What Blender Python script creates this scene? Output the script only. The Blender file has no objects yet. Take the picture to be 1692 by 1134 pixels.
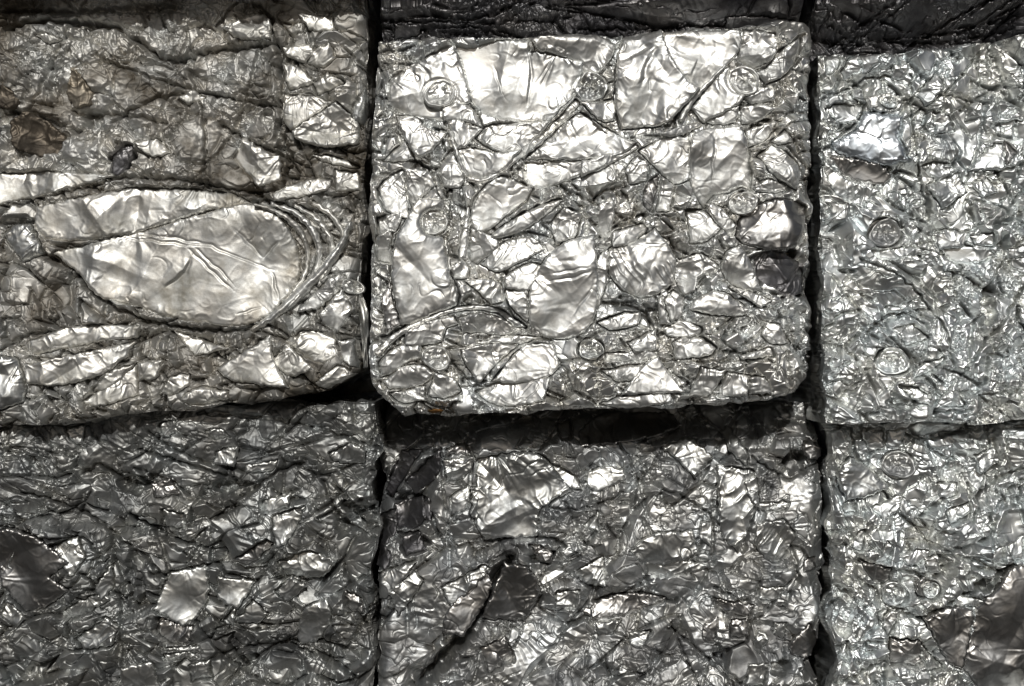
import bpy, math, random
import numpy as np
from mathutils import Vector
from mathutils.geometry import delaunay_2d_cdt

# ------------------------------------------------------------------ camera, sky, sun
sc = bpy.context.scene
D = 2.3                      # camera distance to the reference plane, metres (1 photo pixel = 1 mm there)
ZC = 0.80                    # camera height
cam_d = bpy.data.cameras.new('camera')
cam = bpy.data.objects.new('camera', cam_d)
sc.collection.objects.link(cam)
cam.location = (0, -D, ZC)
cam.rotation_euler = (math.radians(90), 0, 0)
cam_d.sensor_width = 36
cam_d.lens = 36 * D / 1.692
cam_d.clip_start = 0.05
cam_d.clip_end = 500
sc.camera = cam

SUN_EL, SUN_AZ = 32, 0     # degrees; azimuth to the left of the camera
w = bpy.data.worlds.new('World')
sc.world = w
w.use_nodes = True
nt = w.node_tree
nt.nodes.clear()
sky = nt.nodes.new('ShaderNodeTexSky')
sky.sky_type = 'NISHITA'
sky.sun_disc = False
sky.sun_elevation = math.radians(SUN_EL)
sky.sun_rotation = math.radians(180 - SUN_AZ)
sky.air_density = 0.7
sky.dust_density = 3.0
sky.ozone_density = 0.6
bgn = nt.nodes.new('ShaderNodeBackground')
bgn.inputs['Strength'].default_value = 0.034
wo = nt.nodes.new('ShaderNodeOutputWorld')
nt.links.new(sky.outputs[0], bgn.inputs[0])
nt.links.new(bgn.outputs[0], wo.inputs[0])
sun_d = bpy.data.lights.new('sun', 'SUN')
sun_d.energy = 3.6
sun_d.angle = math.radians(0.6)
sun_d.color = (1.0, 0.975, 0.935)
sun = bpy.data.objects.new('sun', sun_d)
sc.collection.objects.link(sun)
sun.location = (-2, -6, 6)
sun.rotation_euler = (math.radians(90 - SUN_EL), 0, math.radians(SUN_AZ))
sc.view_settings.view_transform = 'Standard'
sc.view_settings.look = 'None'
sc.view_settings.exposure = -0.95
sc.view_settings.gamma = 1.0
sc.view_settings.use_curve_mapping = False
sc.cycles.max_bounces = 3
sc.cycles.glossy_bounces = 2
sc.cycles.use_denoising = True
sc.cycles.sample_clamp_indirect = 6.0

# ------------------------------------------------------------------ noise
U = np.uint32
def hsh(ix, iy, seed):
    h = ix.astype(np.int64).astype(U) * U(374761393) + iy.astype(np.int64).astype(U) * U(668265263) + U((seed * 1274126177 + 12345) & 0xffffffff)
    h = (h ^ (h >> U(13))) * U(1274126177)
    h = (h ^ (h >> U(16))) * U(2246822519)
    return h ^ (h >> U(15))
def rnd(h, k):
    h = (h + U((k * 2654435761) & 0xffffffff)) * U(2246822519)
    h = (h ^ (h >> U(15))) * U(3266489917)
    h = h ^ (h >> U(13))
    return h.astype(np.float64) / 4294967296.0
def perlin(x, y, seed):
    x = np.asarray(x, float); y = np.asarray(y, float)
    ix = np.floor(x); iy = np.floor(y)
    fx = x - ix; fy = y - iy
    u = fx * fx * fx * (fx * (fx * 6 - 15) + 10); v = fy * fy * fy * (fy * (fy * 6 - 15) + 10)
    def g(a, b):
        t = rnd(hsh(ix + a, iy + b, seed), 1) * 6.2831853
        return np.cos(t) * (fx - a) + np.sin(t) * (fy - b)
    a = g(0, 0); b = g(1, 0); c = g(0, 1); d = g(1, 1)
    return ((a + (b - a) * u) * (1 - v) + (c + (d - c) * u) * v) * 1.5
def facet(x, y, seed, warp=0.45):
    """piecewise-planar crumple: random heights on a warped triangle lattice, straight facets and sharp creases"""
    x = x + warp * perlin(x * 0.7, y * 0.7, seed + 11)
    y = y + warp * perlin(x * 0.7 + 31, y * 0.7, seed + 12)
    x = x + 0.5 * y
    ix = np.floor(x); iy = np.floor(y)
    fx = x - ix; fy = y - iy
    r = lambda a, b: rnd(hsh(ix + a, iy + b, seed), 2) * 2 - 1
    v00 = r(0, 0); v11 = r(1, 1); v10 = r(1, 0); v01 = r(0, 1)
    lo = v00 + fx * (v10 - v00) + fy * (v11 - v10)
    hi = v00 + fy * (v01 - v00) + fx * (v11 - v01)
    return np.where(fx > fy, lo, hi)
def flakes(x, y, cell, seed, aspect=1.0, rot=0.0, tilt=0.25, zamp=3.0, steep=1.6, groove=False):
    """overlapping flat chips: each a random convex polygon with its own height and tilt, the highest shows"""
    c, s = math.cos(rot), math.sin(rot)
    X = (c * x + s * y) / cell / aspect; Y = (-s * x + c * y) / cell
    ix = np.floor(X); iy = np.floor(Y)
    best = np.full(x.shape, -1e9); sec = best.copy(); bid = np.zeros(x.shape, U)
    for a in (-1, 0, 1):
        for b in (-1, 0, 1):
            h = hsh(ix + a, iy + b, seed)
            dx = X - (ix + a + 0.15 + 0.7 * rnd(h, 1)); dy = Y - (iy + b + 0.15 + 0.7 * rnd(h, 2))
            th = rnd(h, 3) * 6.2832
            pd = np.full(x.shape, -1e9)
            for k in range(5):
                an = th + k * 1.2566 + (rnd(h, 10 + k) - 0.5) * 0.7
                pd = np.maximum(pd, np.cos(an) * dx + np.sin(an) * dy - (0.38 + 0.45 * rnd(h, 20 + k)))
            z = (rnd(h, 4) * 2 - 1) * zamp + (dx * (rnd(h, 5) * 2 - 1) + dy * (rnd(h, 6) * 2 - 1)) * tilt * cell * 2
            z = z - steep * cell * np.maximum(0, pd)
            m = z > best
            sec = np.maximum(np.minimum(z, best), sec)
            best = np.where(m, z, best); bid = np.where(m, h, bid)
    if not groove: return best, bid
    df = np.minimum(best - sec, 40)
    ga, gb_ = np.gradient(df)
    return best, bid, df / (np.hypot(ga, gb_) + 0.06)
def sstep(a, b, x):
    t = np.clip((x - a) / (b - a), 0, 1)
    return t * t * (3 - 2 * t)

def inside(px, py, poly):
    r = np.zeros(px.shape, bool)
    n = len(poly)
    for i in range(n):
        x0, y0 = poly[i]; x1, y1 = poly[(i + 1) % n]
        if y0 == y1: continue
        c = ((y0 > py) != (y1 > py)) & (px < (x1 - x0) * (py - y0) / (y1 - y0) + x0)
        r ^= c
    return r
def seg_dist(px, py, pts, closed=False):
    d = np.full(px.shape, 1e9)
    n = len(pts)
    for i in range(n if closed else n - 1):
        x0, y0 = pts[i]; x1, y1 = pts[(i + 1) % n]
        ex, ey = x1 - x0, y1 - y0
        L = ex * ex + ey * ey + 1e-9
        t = np.clip(((px - x0) * ex + (py - y0) * ey) / L, 0, 1)
        d = np.minimum(d, (px - x0 - t * ex) ** 2 + (py - y0 - t * ey) ** 2)
    return np.sqrt(d)

def line_dt(px, py, pts):
    """distance to a line, signed side and 0..1 position along it"""
    d = np.full(px.shape, 1e9); tt = np.zeros(px.shape); sg = np.zeros(px.shape)
    ln = [math.hypot(pts[i + 1][0] - pts[i][0], pts[i + 1][1] - pts[i][1]) for i in range(len(pts) - 1)]
    tot = sum(ln) + 1e-9; acc = 0
    for i in range(len(pts) - 1):
        x0, y0 = pts[i]; ex, ey = pts[i + 1][0] - x0, pts[i + 1][1] - y0
        L = ex * ex + ey * ey + 1e-9
        t = np.clip(((px - x0) * ex + (py - y0) * ey) / L, 0, 1)
        q = np.hypot(px - x0 - t * ex, py - y0 - t * ey)
        m = q < d
        d = np.where(m, q, d); tt = np.where(m, (acc + t * ln[i]) / tot, tt)
        sg = np.where(m, np.sign(ex * (py - y0) - ey * (px - x0)), sg)
        acc += ln[i]
    return d, tt, sg

# ------------------------------------------------------------------ materials
def metal(name, base, dirt, dirt_amt, r0, r1, bump=0.25, brush=0.0, dscale=9.0):
    m = bpy.data.materials.new(name); m.use_nodes = True
    t = m.node_tree; N = t.nodes; L = t.links
    b = N['Principled BSDF']
    tc = N.new('ShaderNodeTexCoord')
    def noise(scale, detail=4, rough=0.6, vec=None):
        n = N.new('ShaderNodeTexNoise'); n.inputs['Scale'].default_value = scale
        n.inputs['Detail'].default_value = detail; n.inputs['Roughness'].default_value = rough
        L.new(vec or tc.outputs['Object'], n.inputs['Vector']); return n
    def ramp(src, a, bb, ca=(0, 0, 0, 1), cb=(1, 1, 1, 1)):
        r = N.new('ShaderNodeValToRGB'); r.color_ramp.elements[0].position = a; r.color_ramp.elements[1].position = bb
        r.color_ramp.elements[0].color = ca; r.color_ramp.elements[1].color = cb
        L.new(src, r.inputs[0]); return r
    n1 = noise(dscale, 7, 0.68)
    d = ramp(n1.outputs['Fac'], 0.62 - 0.3 * dirt_amt, 0.78 - 0.25 * dirt_amt)
    mx = N.new('ShaderNodeMix'); mx.data_type = 'RGBA'
    mx.inputs[6].default_value = (*base, 1); mx.inputs[7].default_value = (*dirt, 1)
    L.new(d.outputs[0], mx.inputs[0])
    # warm and cool casts of the bare metal
    n2 = noise(14, 3)
    mx2 = N.new('ShaderNodeMix'); mx2.data_type = 'RGBA'; mx2.blend_type = 'MULTIPLY'; mx2.inputs[0].default_value = 1
    rr = ramp(n2.outputs['Fac'], 0.35, 0.65, (1.0, 0.985, 0.95, 1), (0.95, 0.98, 1.0, 1))
    L.new(mx.outputs[2], mx2.inputs[6]); L.new(rr.outputs[0], mx2.inputs[7])
    L.new(mx2.outputs[2], b.inputs['Base Color'])
    b.inputs['Metallic'].default_value = 1.0
    n3 = noise(30, 5, 0.65)
    mr = N.new('ShaderNodeMapRange'); mr.inputs['From Min'].default_value = 0.3; mr.inputs['From Max'].default_value = 0.7
    mr.inputs['To Min'].default_value = r0; mr.inputs['To Max'].default_value = r1
    L.new(n3.outputs['Fac'], mr.inputs['Value'])
    ad = N.new('ShaderNodeMath'); ad.operation = 'MULTIPLY_ADD'; ad.inputs[1].default_value = 0.22
    L.new(d.outputs[0], ad.inputs[0]); L.new(mr.outputs[0], ad.inputs[2])
    L.new(ad.outputs[0], b.inputs['Roughness'])
    n4 = noise(190, 4, 0.6)
    bp = N.new('ShaderNodeBump'); bp.inputs['Strength'].default_value = bump; bp.inputs['Distance'].default_value = 0.0015
    L.new(n4.outputs['Fac'], bp.inputs['Height'])
    if brush:
        mp = N.new('ShaderNodeMapping'); mp.inputs['Scale'].default_value = (260, 60, 9); mp.inputs['Rotation'].default_value = (0, 0.4, 0)
        L.new(tc.outputs['Object'], mp.inputs['Vector'])
        n5 = noise(1.0, 3, 0.5, mp.outputs[0])
        bp2 = N.new('ShaderNodeBump'); bp2.inputs['Strength'].default_value = brush; bp2.inputs['Distance'].default_value = 0.001
        L.new(n5.outputs['Fac'], bp2.inputs['Height']); L.new(bp.outputs[0], bp2.inputs['Normal'])
        L.new(bp2.outputs[0], b.inputs['Normal'])
    else:
        L.new(bp.outputs[0], b.inputs['Normal'])
    return m
M = {
    'bright': metal('bright aluminium', (0.86, 0.86, 0.845), (0.58, 0.56, 0.52), 0.4, 0.40, 0.56, 0.08),
    'bright_body': metal('crumpled aluminium', (0.85, 0.85, 0.835), (0.42, 0.40, 0.375), 0.25, 0.36, 0.52, 0.10),
    'dusty': metal('dusty aluminium', (0.66, 0.65, 0.625), (0.22, 0.195, 0.16), 0.55, 0.50, 0.66, 0.30, 0.0, 6.0),
    'dusty_sheet': metal('dull foil', (0.82, 0.81, 0.78), (0.47, 0.44, 0.38), 0.45, 0.43, 0.60, 0.15, 0.05),
    'cool': metal('cool aluminium', (0.84, 0.86, 0.855), (0.40, 0.41, 0.42), 0.25, 0.36, 0.52, 0.08),
    'grey': metal('mid grey aluminium', (0.62, 0.625, 0.62), (0.22, 0.22, 0.225), 0.45, 0.40, 0.56, 0.2),  # lower row's dimmer light put into a darker base colour
    'grey_sheet': metal('mid grey sheet', (0.66, 0.665, 0.65), (0.34, 0.335, 0.33), 0.3, 0.36, 0.50, 0.08, 0.10),  # sheets of the lower row, their dimmer light in the base colour
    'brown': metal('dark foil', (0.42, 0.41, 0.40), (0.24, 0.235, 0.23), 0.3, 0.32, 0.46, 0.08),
    'dull': metal('dull aluminium', (0.50, 0.505, 0.495), (0.15, 0.15, 0.15), 0.5, 0.42, 0.58, 0.2),  # darker still: dim light on the lower left bale put into the colour
    'dark': metal('shade toned metal', (0.24, 0.235, 0.24), (0.09, 0.085, 0.09), 0.5, 0.34, 0.52, 0.3),  # shade of hollows, recesses and undersides put into a dark base
    'stain': metal('stained scrap', (0.22, 0.19, 0.155), (0.10, 0.085, 0.07), 0.5, 0.52, 0.68, 0.4),
    'tan': metal('tan stained foil', (0.40, 0.355, 0.29), (0.30, 0.27, 0.23), 0.4, 0.50, 0.66, 0.35),
    'blue': metal('sky tinted foil', (0.74, 0.79, 0.84), (0.45, 0.48, 0.52), 0.3, 0.32, 0.46, 0.05),  # blue of the reflected sky put into the base colour
    'rust': metal('rust stain', (0.33, 0.20, 0.08), (0.25, 0.11, 0.04), 0.5, 0.5, 0.7, 0.3),
}
g = bpy.data.materials.new('concrete yard'); g.use_nodes = True
gb = g.node_tree.nodes['Principled BSDF']
gn = g.node_tree.nodes.new('ShaderNodeTexNoise'); gn.inputs['Scale'].default_value = 3
gr = g.node_tree.nodes.new('ShaderNodeValToRGB')
gr.color_ramp.elements[0].color = (0.035, 0.034, 0.033, 1); gr.color_ramp.elements[1].color = (0.07, 0.068, 0.066, 1)
g.node_tree.links.new(gn.outputs['Fac'], gr.inputs[0]); g.node_tree.links.new(gr.outputs[0], gb.inputs['Base Color'])
gb.inputs['Roughness'].default_value = 0.9

# ------------------------------------------------------------------ mesh helpers
def make_mesh(name, verts, tris, mat, smooth=True):
    me = bpy.data.meshes.new(name)
    v = np.asarray(verts, np.float32); f = np.asarray(tris, np.int32)
    k = f.shape[1]
    me.vertices.add(len(v)); me.vertices.foreach_set('co', v.ravel())
    me.loops.add(f.size); me.loops.foreach_set('vertex_index', f.ravel())
    me.polygons.add(len(f))
    me.polygons.foreach_set('loop_start', np.arange(0, f.size, k, dtype=np.int32))
    me.polygons.foreach_set('use_smooth', np.full(len(f), smooth))
    me.materials.append(mat)
    me.update(calc_edges=True); me.validate()
    return me
def link(name, me, parent=None, loc=(0, 0, 0)):
    o = bpy.data.objects.new(name, me); sc.collection.objects.link(o)
    o.location = loc
    if parent: o.parent = parent
    return o
CROP = {'A': (0, 0, 2.7), 'B': (0, 300, 2.64375), 'C': (600, 0, 3.24), 'D': (960, 0, 3.24), 'E': (600, 330, 2.9075),
        'F': (960, 330, 2.907), 'G': (1330, 0, 3.15), 'H': (1330, 350, 3.0635), 'I': (1330, 690, 2.555),
        'J': (600, 660, 2.3925), 'K': (960, 660, 2.393), 'L': (0, 660, 2.392), 'P': (0, 0, 1.0)}
def tr(c, s):
    ox, oy, k = CROP[c]
    v = [float(q) for q in s.replace(',', ' ').split()]
    return [(ox + v[i] / k, oy + v[i + 1] / k) for i in range(0, len(v), 2)]

def resample(pts, step, closed=True, rough=0.0, seed=0):
    """Catmull-Rom through soft corners, then even points with a slightly ragged line"""
    n = len(pts); out = []
    for i in range(n if closed else n - 1):
        p0 = Vector(pts[(i - 1) % n] if closed or i > 0 else pts[i]); p1 = Vector(pts[i]); p2 = Vector(pts[(i + 1) % n])
        p3 = Vector(pts[(i + 2) % n] if closed or i + 2 < n else pts[(i + 1) % n])
        L = (p2 - p1).length; k = max(1, int(L / step))
        def tang(a, b, c):
            e, f = (b - a), (c - b)
            if e.length < 1e-6 or f.length < 1e-6: return (f + e) * 0.5
            cs = e.normalized().dot(f.normalized())
            return (e.normalized() + f.normalized()) * 0.5 * L * max(0, min(1, (cs - 0.35) / 0.4)) + (p2 - p1) * (1 - max(0, min(1, (cs - 0.35) / 0.4)))
        m1 = tang(p0, p1, p2); m2 = tang(p1, p2, p3)
        for j in range(k):
            t = j / k
            q = p1 * (2 * t**3 - 3 * t * t + 1) + m1 * (t**3 - 2 * t * t + t) + p2 * (-2 * t**3 + 3 * t * t) + m2 * (t**3 - t * t)
            out.append((q.x, q.y))
    if not closed: out.append(tuple(pts[-1]))
    if rough:
        a = np.array(out)
        dx = perlin(a[:, 0] / 9, a[:, 1] / 9, seed + 5) * rough + perlin(a[:, 0] / 3.5, a[:, 1] / 3.5, seed + 6) * rough * 0.5
        dy = perlin(a[:, 0] / 9 + 50, a[:, 1] / 9, seed + 7) * rough + perlin(a[:, 0] / 3.5 + 9, a[:, 1] / 3.5, seed + 8) * rough * 0.5
        a[:, 0] += dx; a[:, 1] += dy
        out = [tuple(p) for p in a]
    return out

# ------------------------------------------------------------------ a bale
class Bale:
    def __init__(s, name, label, group, depth, lean, left, right, top, bottom, style, mat, seed,
                 cracks=(), pits=(), profile=None, thick=0.62, base_py=None, roll=16, ragged=4.0, outline=.25):
        s.outline = outline
        s.depth, s.seed, s.style, s.cracks, s.pits, s.profile, s.roll = depth, seed, style, cracks, pits, profile, roll
        s.ragged = ragged
        if not isinstance(roll, tuple): s.roll = (roll, roll, roll * .8, roll * 1.2)
        left = [top[0]] + [p for p in left if top[0][1] + 4 < p[1] < bottom[0][1] - 4] + [bottom[0]]
        right = [top[-1]] + [p for p in right if top[-1][1] + 4 < p[1] < bottom[-1][1] - 4] + [bottom[-1]]
        s.edges = [np.array(e, float) for e in (left, right, top, bottom)]
        s.k = (D + depth) / D / 1000.0
        allp = np.vstack(s.edges)
        s.cx = (allp[:, 0].min() + allp[:, 0].max()) / 2
        s.by = allp[:, 1].max()
        s.py0, s.py1 = max(allp[:, 1].min(), -120), min(s.by, 1180)
        s.pyc = (max(0, allp[:, 1].min()) + min(1134, s.by)) / 2
        s.lean = math.radians(lean)
        s.polys = []
        s.name, s.label, s.group, s.mat, s.thick = name, label, group, mat, thick
        s.pieces = []; s.ends = []
    # local frame: origin at base centre
    def loc(s, px, py, h):
        """h millimetres towards the viewer"""
        px = np.asarray(px, float); py = np.asarray(py, float)
        z = (s.by - py) * s.k
        y = -np.asarray(h, float) / 1000.0
        zc = (s.by - s.pyc) * s.k
        y = y + (z - zc) * math.tan(s.lean)          # lean back (+) or forward (-) about the visible middle
        return np.stack(np.broadcast_arrays((px - s.cx) * s.k, y, z), -1)
    def origin(s):
        return ((s.cx - 846) * s.k, s.depth, ZC + (567 - s.by) * s.k)
    def edge_at(s, i, t):
        e = s.edges[i]
        if i < 2: return np.interp(t, e[:, 1], e[:, 0])
        return np.interp(t, e[:, 0], e[:, 1])
    def base(s, px, py):
        sd = s.seed
        h = 9 * perlin(px / 190, py / 190, sd) + 5 * perlin(px / 80, py / 80, sd + 1)
        l = s.edge_at(0, py); r = s.edge_at(1, py); t = s.edge_at(2, px); b = s.edge_at(3, px)
        for d, R in ((px - l, s.roll[0]), (r - px, s.roll[1]), (py - t, s.roll[2]), (b - py, s.roll[3])):
            R = R * (1 + 0.8 * perlin(px / 38, py / 38, sd + 3))
            q = np.clip((R - d) / R, 0, 1)
            h = h - R * 0.95 * (1 - np.sqrt(np.maximum(0, 1 - q * q * 0.995)))
        if s.profile: h = h + s.profile(px, py)
        return h
    def height(s, px, py):
        st = s.style; sd = s.seed
        base = s.base(px, py)
        wx = px + 9 * perlin(px / 42, py / 42, sd + 21) + 3 * perlin(px / 14, py / 14, sd + 23)
        wy = py + 9 * perlin(px / 42, py / 42, sd + 22) + 3 * perlin(px / 14, py / 14, sd + 24)
        rock = st['rock'](px, py) if callable(st.get('rock')) else st.get('rock', 0.0)
        rock = np.broadcast_to(rock, px.shape)
        S1 = st.get('big', 46); S2 = st.get('med', 19); tl = st.get('tilt', 0.2); ro = st.get('rot', 0.3); fine = st.get('fine', 0.4)
        wx2 = px + 6 * perlin(px / 70, py / 70, sd + 25); wy2 = py + 6 * perlin(px / 70, py / 70, sd + 26)
        h1, id1, b1 = flakes(wx2, wy2, S1, sd + 31, st.get('asp', 1.5), ro, tl * .75, 5.0, groove=True)
        jx = rnd(id1, 50) * 300
        h2, id2, b2 = flakes(wx2 + jx, wy2, S2, sd + 32, 1.6, ro + 0.9, tl * 1.15, 2.6, groove=True)
        h3, id3 = flakes(px + jx, py, S2 * .5, sd + 39, 1.5, ro - 0.6, tl * 1.2, 1.2)
        k1 = rnd(id1, 41); k2 = rnd(id2, 44)
        g2 = sstep(.25, .5, k1)                               # is this big sheet broken up into smaller ones
        g3 = sstep(1 - fine, 1.1 - fine, k2) * g2               # and those into chips
        off = rnd(id2, 42) * 40 * g2
        def pleats(idd, x_, y_, p0, p1, gate, kk):
            a_ = rnd(idd, kk) * 3.1416; P_ = p0 + (p1 - p0) * rnd(idd, kk + 1)
            q = (x_ * np.cos(a_) + y_ * np.sin(a_)) / P_ + 1.1 * perlin(x_ / 55 + rnd(idd, kk + 2) * 50, y_ / 55, sd + kk)
            tri = np.abs(q - np.floor(q) - 0.5) * 2
            env = sstep(-.25, .35, perlin(x_ / 40 + rnd(idd, kk + 3) * 60, y_ / 40, sd + kk + 1))
            return (1 - tri ** 1.1) * P_ * 0.15 * env * (rnd(idd, kk + 4) < gate)
        ch = st.get('chip', 1.0)
        h = base + np.clip(h1, -14, 14) * (1 - 0.45 * rock) + (np.clip(h2, -8, 8) * g2 + np.clip(h3, -5, 5) * g3) * (1 - 0.4 * rock) * ch
        h = h + (pleats(id1, px, py, 13, 34, .7, 200) + pleats(id2, px, py, 7, 16, .45, 210) * g2) * (1 - .6 * rock) * st.get('pleat', 1.0)
        gm = sstep(-.5, .15, perlin(px / 33, py / 33, sd + 46)) * (1 - .7 * rock)
        h = h - 13 * np.exp(-(b1 / 2.1) ** 2) * gm - 8 * (.4 + .6 * ch) * np.exp(-(b2 / 1.6) ** 2) * g2 * gm
        cm = st.get('crumple', 1.0) * (0.15 + 0.85 * sstep(.45, .9, rnd(id2, 45)))
        h = h + facet(px / 19 + off, py / 16, sd + 33, .3) * 2.6 * cm + facet(px / 8.5 + off, py / 7.5, sd + 34, .3) * 0.9 * cm * (.3 + g3)
        h = h + facet((px * 0.8 - py * 0.6) / 4.4, (px * 0.6 + py * 0.8) / 4.4, sd + 35) * 0.4 * rock
        h = h + perlin(px / 30 + off, py / 23, sd + 36) * 1.4 * (1 - rock)
        wl = st.get('wlen', 1.0)
        if st.get('wave'):
            h = h + st['wave'] * (1 - np.abs(perlin(wx2 / (38 * wl) + .3 * perlin(px / 30, py / 30, sd + 43), wy2 / (19 * wl), sd + 38)) * 2.2) * sstep(-.3, .2, perlin(px / 70, py / 70, sd + 40))
        for sc_, k_, dep_ in ((38, 91, 7.0), (19, 94, 3.2)):
            p_ = perlin(wx / sc_ + off * 0.2, wy / (sc_ * 0.8), sd + k_)
            h = h - dep_ * np.exp(-(p_ * sc_ * 0.8 / 1.5) ** 2) * sstep(-.15, .3, perlin(px / 60, py / 60, sd + k_ + 1)) * st.get('veins', 1.0)
        if np.any(rock > 0):
            fb = perlin(wx / 48, wy / 34, sd + 51) * 7 + facet(wx / 22, wy / 17, sd + 52) * 2.6 + perlin(px / 9, py / 7, sd + 53) * 1.3 + facet(px / 5, py / 4, sd + 54) * 0.55
            h = h + fb * rock
        for cpts, wd, dp, stp in s.cracks:
            xs = [p[0] for p in cpts]; ys = [p[1] for p in cpts]
            m = (px > min(xs) - 30) & (px < max(xs) + 30) & (py > min(ys) - 30) & (py < max(ys) + 30)
            if not m.any(): continue
            qx = px[m] + 3.5 * perlin(px[m] / 12, py[m] / 12, sd + 61); qy = py[m] + 3.5 * perlin(px[m] / 12, py[m] / 12, sd + 62)
            d = seg_dist(qx, qy, cpts)
            ww = wd * (0.75 + 0.9 * np.abs(perlin(px[m] / 25, py[m] / 25, sd + 63)))
            ww = ww * (1 + 0.45 * rock[m]); h[m] -= 1.9 * dp * np.exp(-(d / ww) ** 1.6) + stp * np.exp(-d / 12)
        for (cx, cy), rx, ry, dp in s.pits:
            m = (np.abs(px - cx) < rx * 2) & (np.abs(py - cy) < ry * 2)
            if not m.any(): continue
            qx = (px[m] - cx) / rx + 0.5 * perlin(px[m] / 18, py[m] / 18, sd + 64); qy = (py[m] - cy) / ry + 0.5 * perlin(px[m] / 18, py[m] / 18, sd + 65)
            h[m] -= 1.8 * dp * (1 - sstep(0.6, 1.05, np.hypot(qx, qy))) * (1 + 0.4 * facet(px[m] / 9, py[m] / 9, sd + 67))
        for poly, gap, low, pcx, pcy, tl in s.polys:
            xs = [p[0] for p in poly]; ys = [p[1] for p in poly]
            m = (px > min(xs) - 9) & (px < max(xs) + 9) & (py > min(ys) - 9) & (py < max(ys) + 9)
            if not m.any(): continue
            qx, qy = px[m], py[m]
            ins = inside(qx, qy, poly); d = seg_dist(qx, qy, poly, True)
            dd = np.where(ins, -d, d)
            hh = h[m]; lim = base[m] + low + np.clip((qx - pcx) * tl[0] + (qy - pcy) * tl[1], -9, 9)
            dd = dd + 1.6 * perlin(qx / 22, qy / 22, sd + 66)
            hh = np.where(dd < gap, np.minimum(hh, lim), hh)
            near = (dd >= gap) & (dd < gap + 3.2)
            t = (dd - gap) / 3.2
            hh = np.where(near, np.minimum(hh, lim + 5 + t * 14), hh)
            h[m] = hh
        return h
    def piece(s, kind, pts, mat, off=None, wr=1.0, folds=0, gap=1.2, tilt=None, label=None, bulge=1.3, creases=()):
        s.pieces.append((kind, pts, mat, off, wr, folds, gap, tilt, label, bulge, creases))
    def end(s, cx, cy, r, mat, sq=1.0, off=4, rot=0.0, deep=4.0, label=None):
        s.ends.append((cx, cy, r, mat, sq, off, rot, deep, label))
    def build(s):
        rs = random.Random(s.seed * 7 + 1)
        prepared = []
        for i, (kind, pts, mat, off, wr, folds, gap, tilt, label, bulge, creases) in enumerate(s.pieces):
            poly = resample(pts, 2.4, True, 1.1 + 2.2 * (1 - s.outline), s.seed * 100 + i)
            if off is None: off = rs.uniform(1.0, 6.0)
            if tilt is None: tilt = (rs.uniform(-.16, .16), rs.uniform(-.16, .16))
            xs = [p[0] for p in poly]; ys = [p[1] for p in poly]
            gp = gap - (1.2 if kind == 'foil_strip' else 0) - 1.4 + 1.2 * s.outline + rs.uniform(-0.5, 1.1)
            s.polys.append((poly[::2], gp, off - rs.uniform(6 + 4 * s.outline, 9 + 9 * s.outline), sum(xs) / len(xs), sum(ys) / len(ys), tilt))
            prepared.append((poly, off, tilt))
        for (cx, cy, r, mat, sq, off, rot, deep, label) in s.ends:
            s.polys.append(([(cx + (r + .5) * math.cos(a * 0.3927), cy + (r + .5) * sq * math.sin(a * 0.3927)) for a in range(16)], 0.6, off - 8 - deep, cx, cy, (0, 0)))
        # long creases that run across the face
        vx0, vx1 = max(s.edges[2][0, 0], -20), min(s.edges[2][-1, 0], 1710)
        s.cracks = list(s.cracks)
        for _ in range(s.style.get('long', 16)):
            ax, ay = rs.uniform(vx0, vx1), rs.uniform(max(s.py0, 0), min(s.py1, 1134)); an = rs.gauss(s.style.get('rot', .3), .6); ln = rs.uniform(90, 330); cu = rs.uniform(-.006, .006)
            pl = []
            for k in range(9):
                pl.append((ax, ay)); ax += math.cos(an) * ln / 8; ay -= math.sin(an) * ln / 8; an += cu * ln / 8
            s.cracks.append((pl, rs.uniform(1.3, 2.4), rs.uniform(4, 9), rs.uniform(-4, 4)))
        # ---- body
        L, R, T, B = s.edges
        step = 1.05
        def samples(a, b, lo, hi):
            c = [np.arange(max(a, lo), min(b, hi), step)]
            if a < lo: c.insert(0, np.linspace(a, lo, 40)[:-1])
            if b > hi: c.append(np.linspace(hi, b, 40))
            c = np.concatenate(c)
            c = (c - c[0]) / (c[-1] - c[0])
            return c
        u = samples(L[:, 0].mean(), R[:, 0].mean(), -25, 1717)
        v = samples(T[:, 1].mean(), B[:, 1].mean(), -25, 1160)
        nu, nv = len(u), len(v)
        rg = s.ragged
        def edge(i, t):
            e = s.edges[i]
            a, b = (e[0, 1], e[-1, 1]) if i < 2 else (e[0, 0], e[-1, 0])
            q = a + (b - a) * t
            o = s.edge_at(i, q)
            jit = rg * (1.5 * perlin(q / 70, q * 0 + i, s.seed + 73) + 0.7 * perlin(q / 26, q * 0 + i, s.seed + 71) + 0.15 * perlin(q / 9, q * 0 + i, s.seed + 72)) * np.minimum(1, np.minimum(t, 1 - t) * 12)
            return (o + jit, q) if i < 2 else (q, o + jit)
        lx, ly = edge(0, v); rx, ry = edge(1, v); tx, ty = edge(2, u); bx, by = edge(3, u)
        UU, VV = np.meshgrid(u, v)
        def coons(l, r, t, b):
            c00, c10, c01, c11 = (t[0] + l[0]) / 2, (t[-1] + r[0]) / 2, (b[0] + l[-1]) / 2, (b[-1] + r[-1]) / 2
            return ((1 - UU) * l[:, None] + UU * r[:, None] + (1 - VV) * t[None] + VV * b[None]
                    - ((1 - UU) * (1 - VV) * c00 + UU * (1 - VV) * c10 + (1 - UU) * VV * c01 + UU * VV * c11))
        PX = coons(lx, rx, tx, bx); PY = coons(ly, ry, ty, by)
        H = s.height(PX, PY)
        V = s.loc(PX, PY, H).reshape(-1, 3)
        idx = np.arange(nu * nv).reshape(nv, nu)
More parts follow.
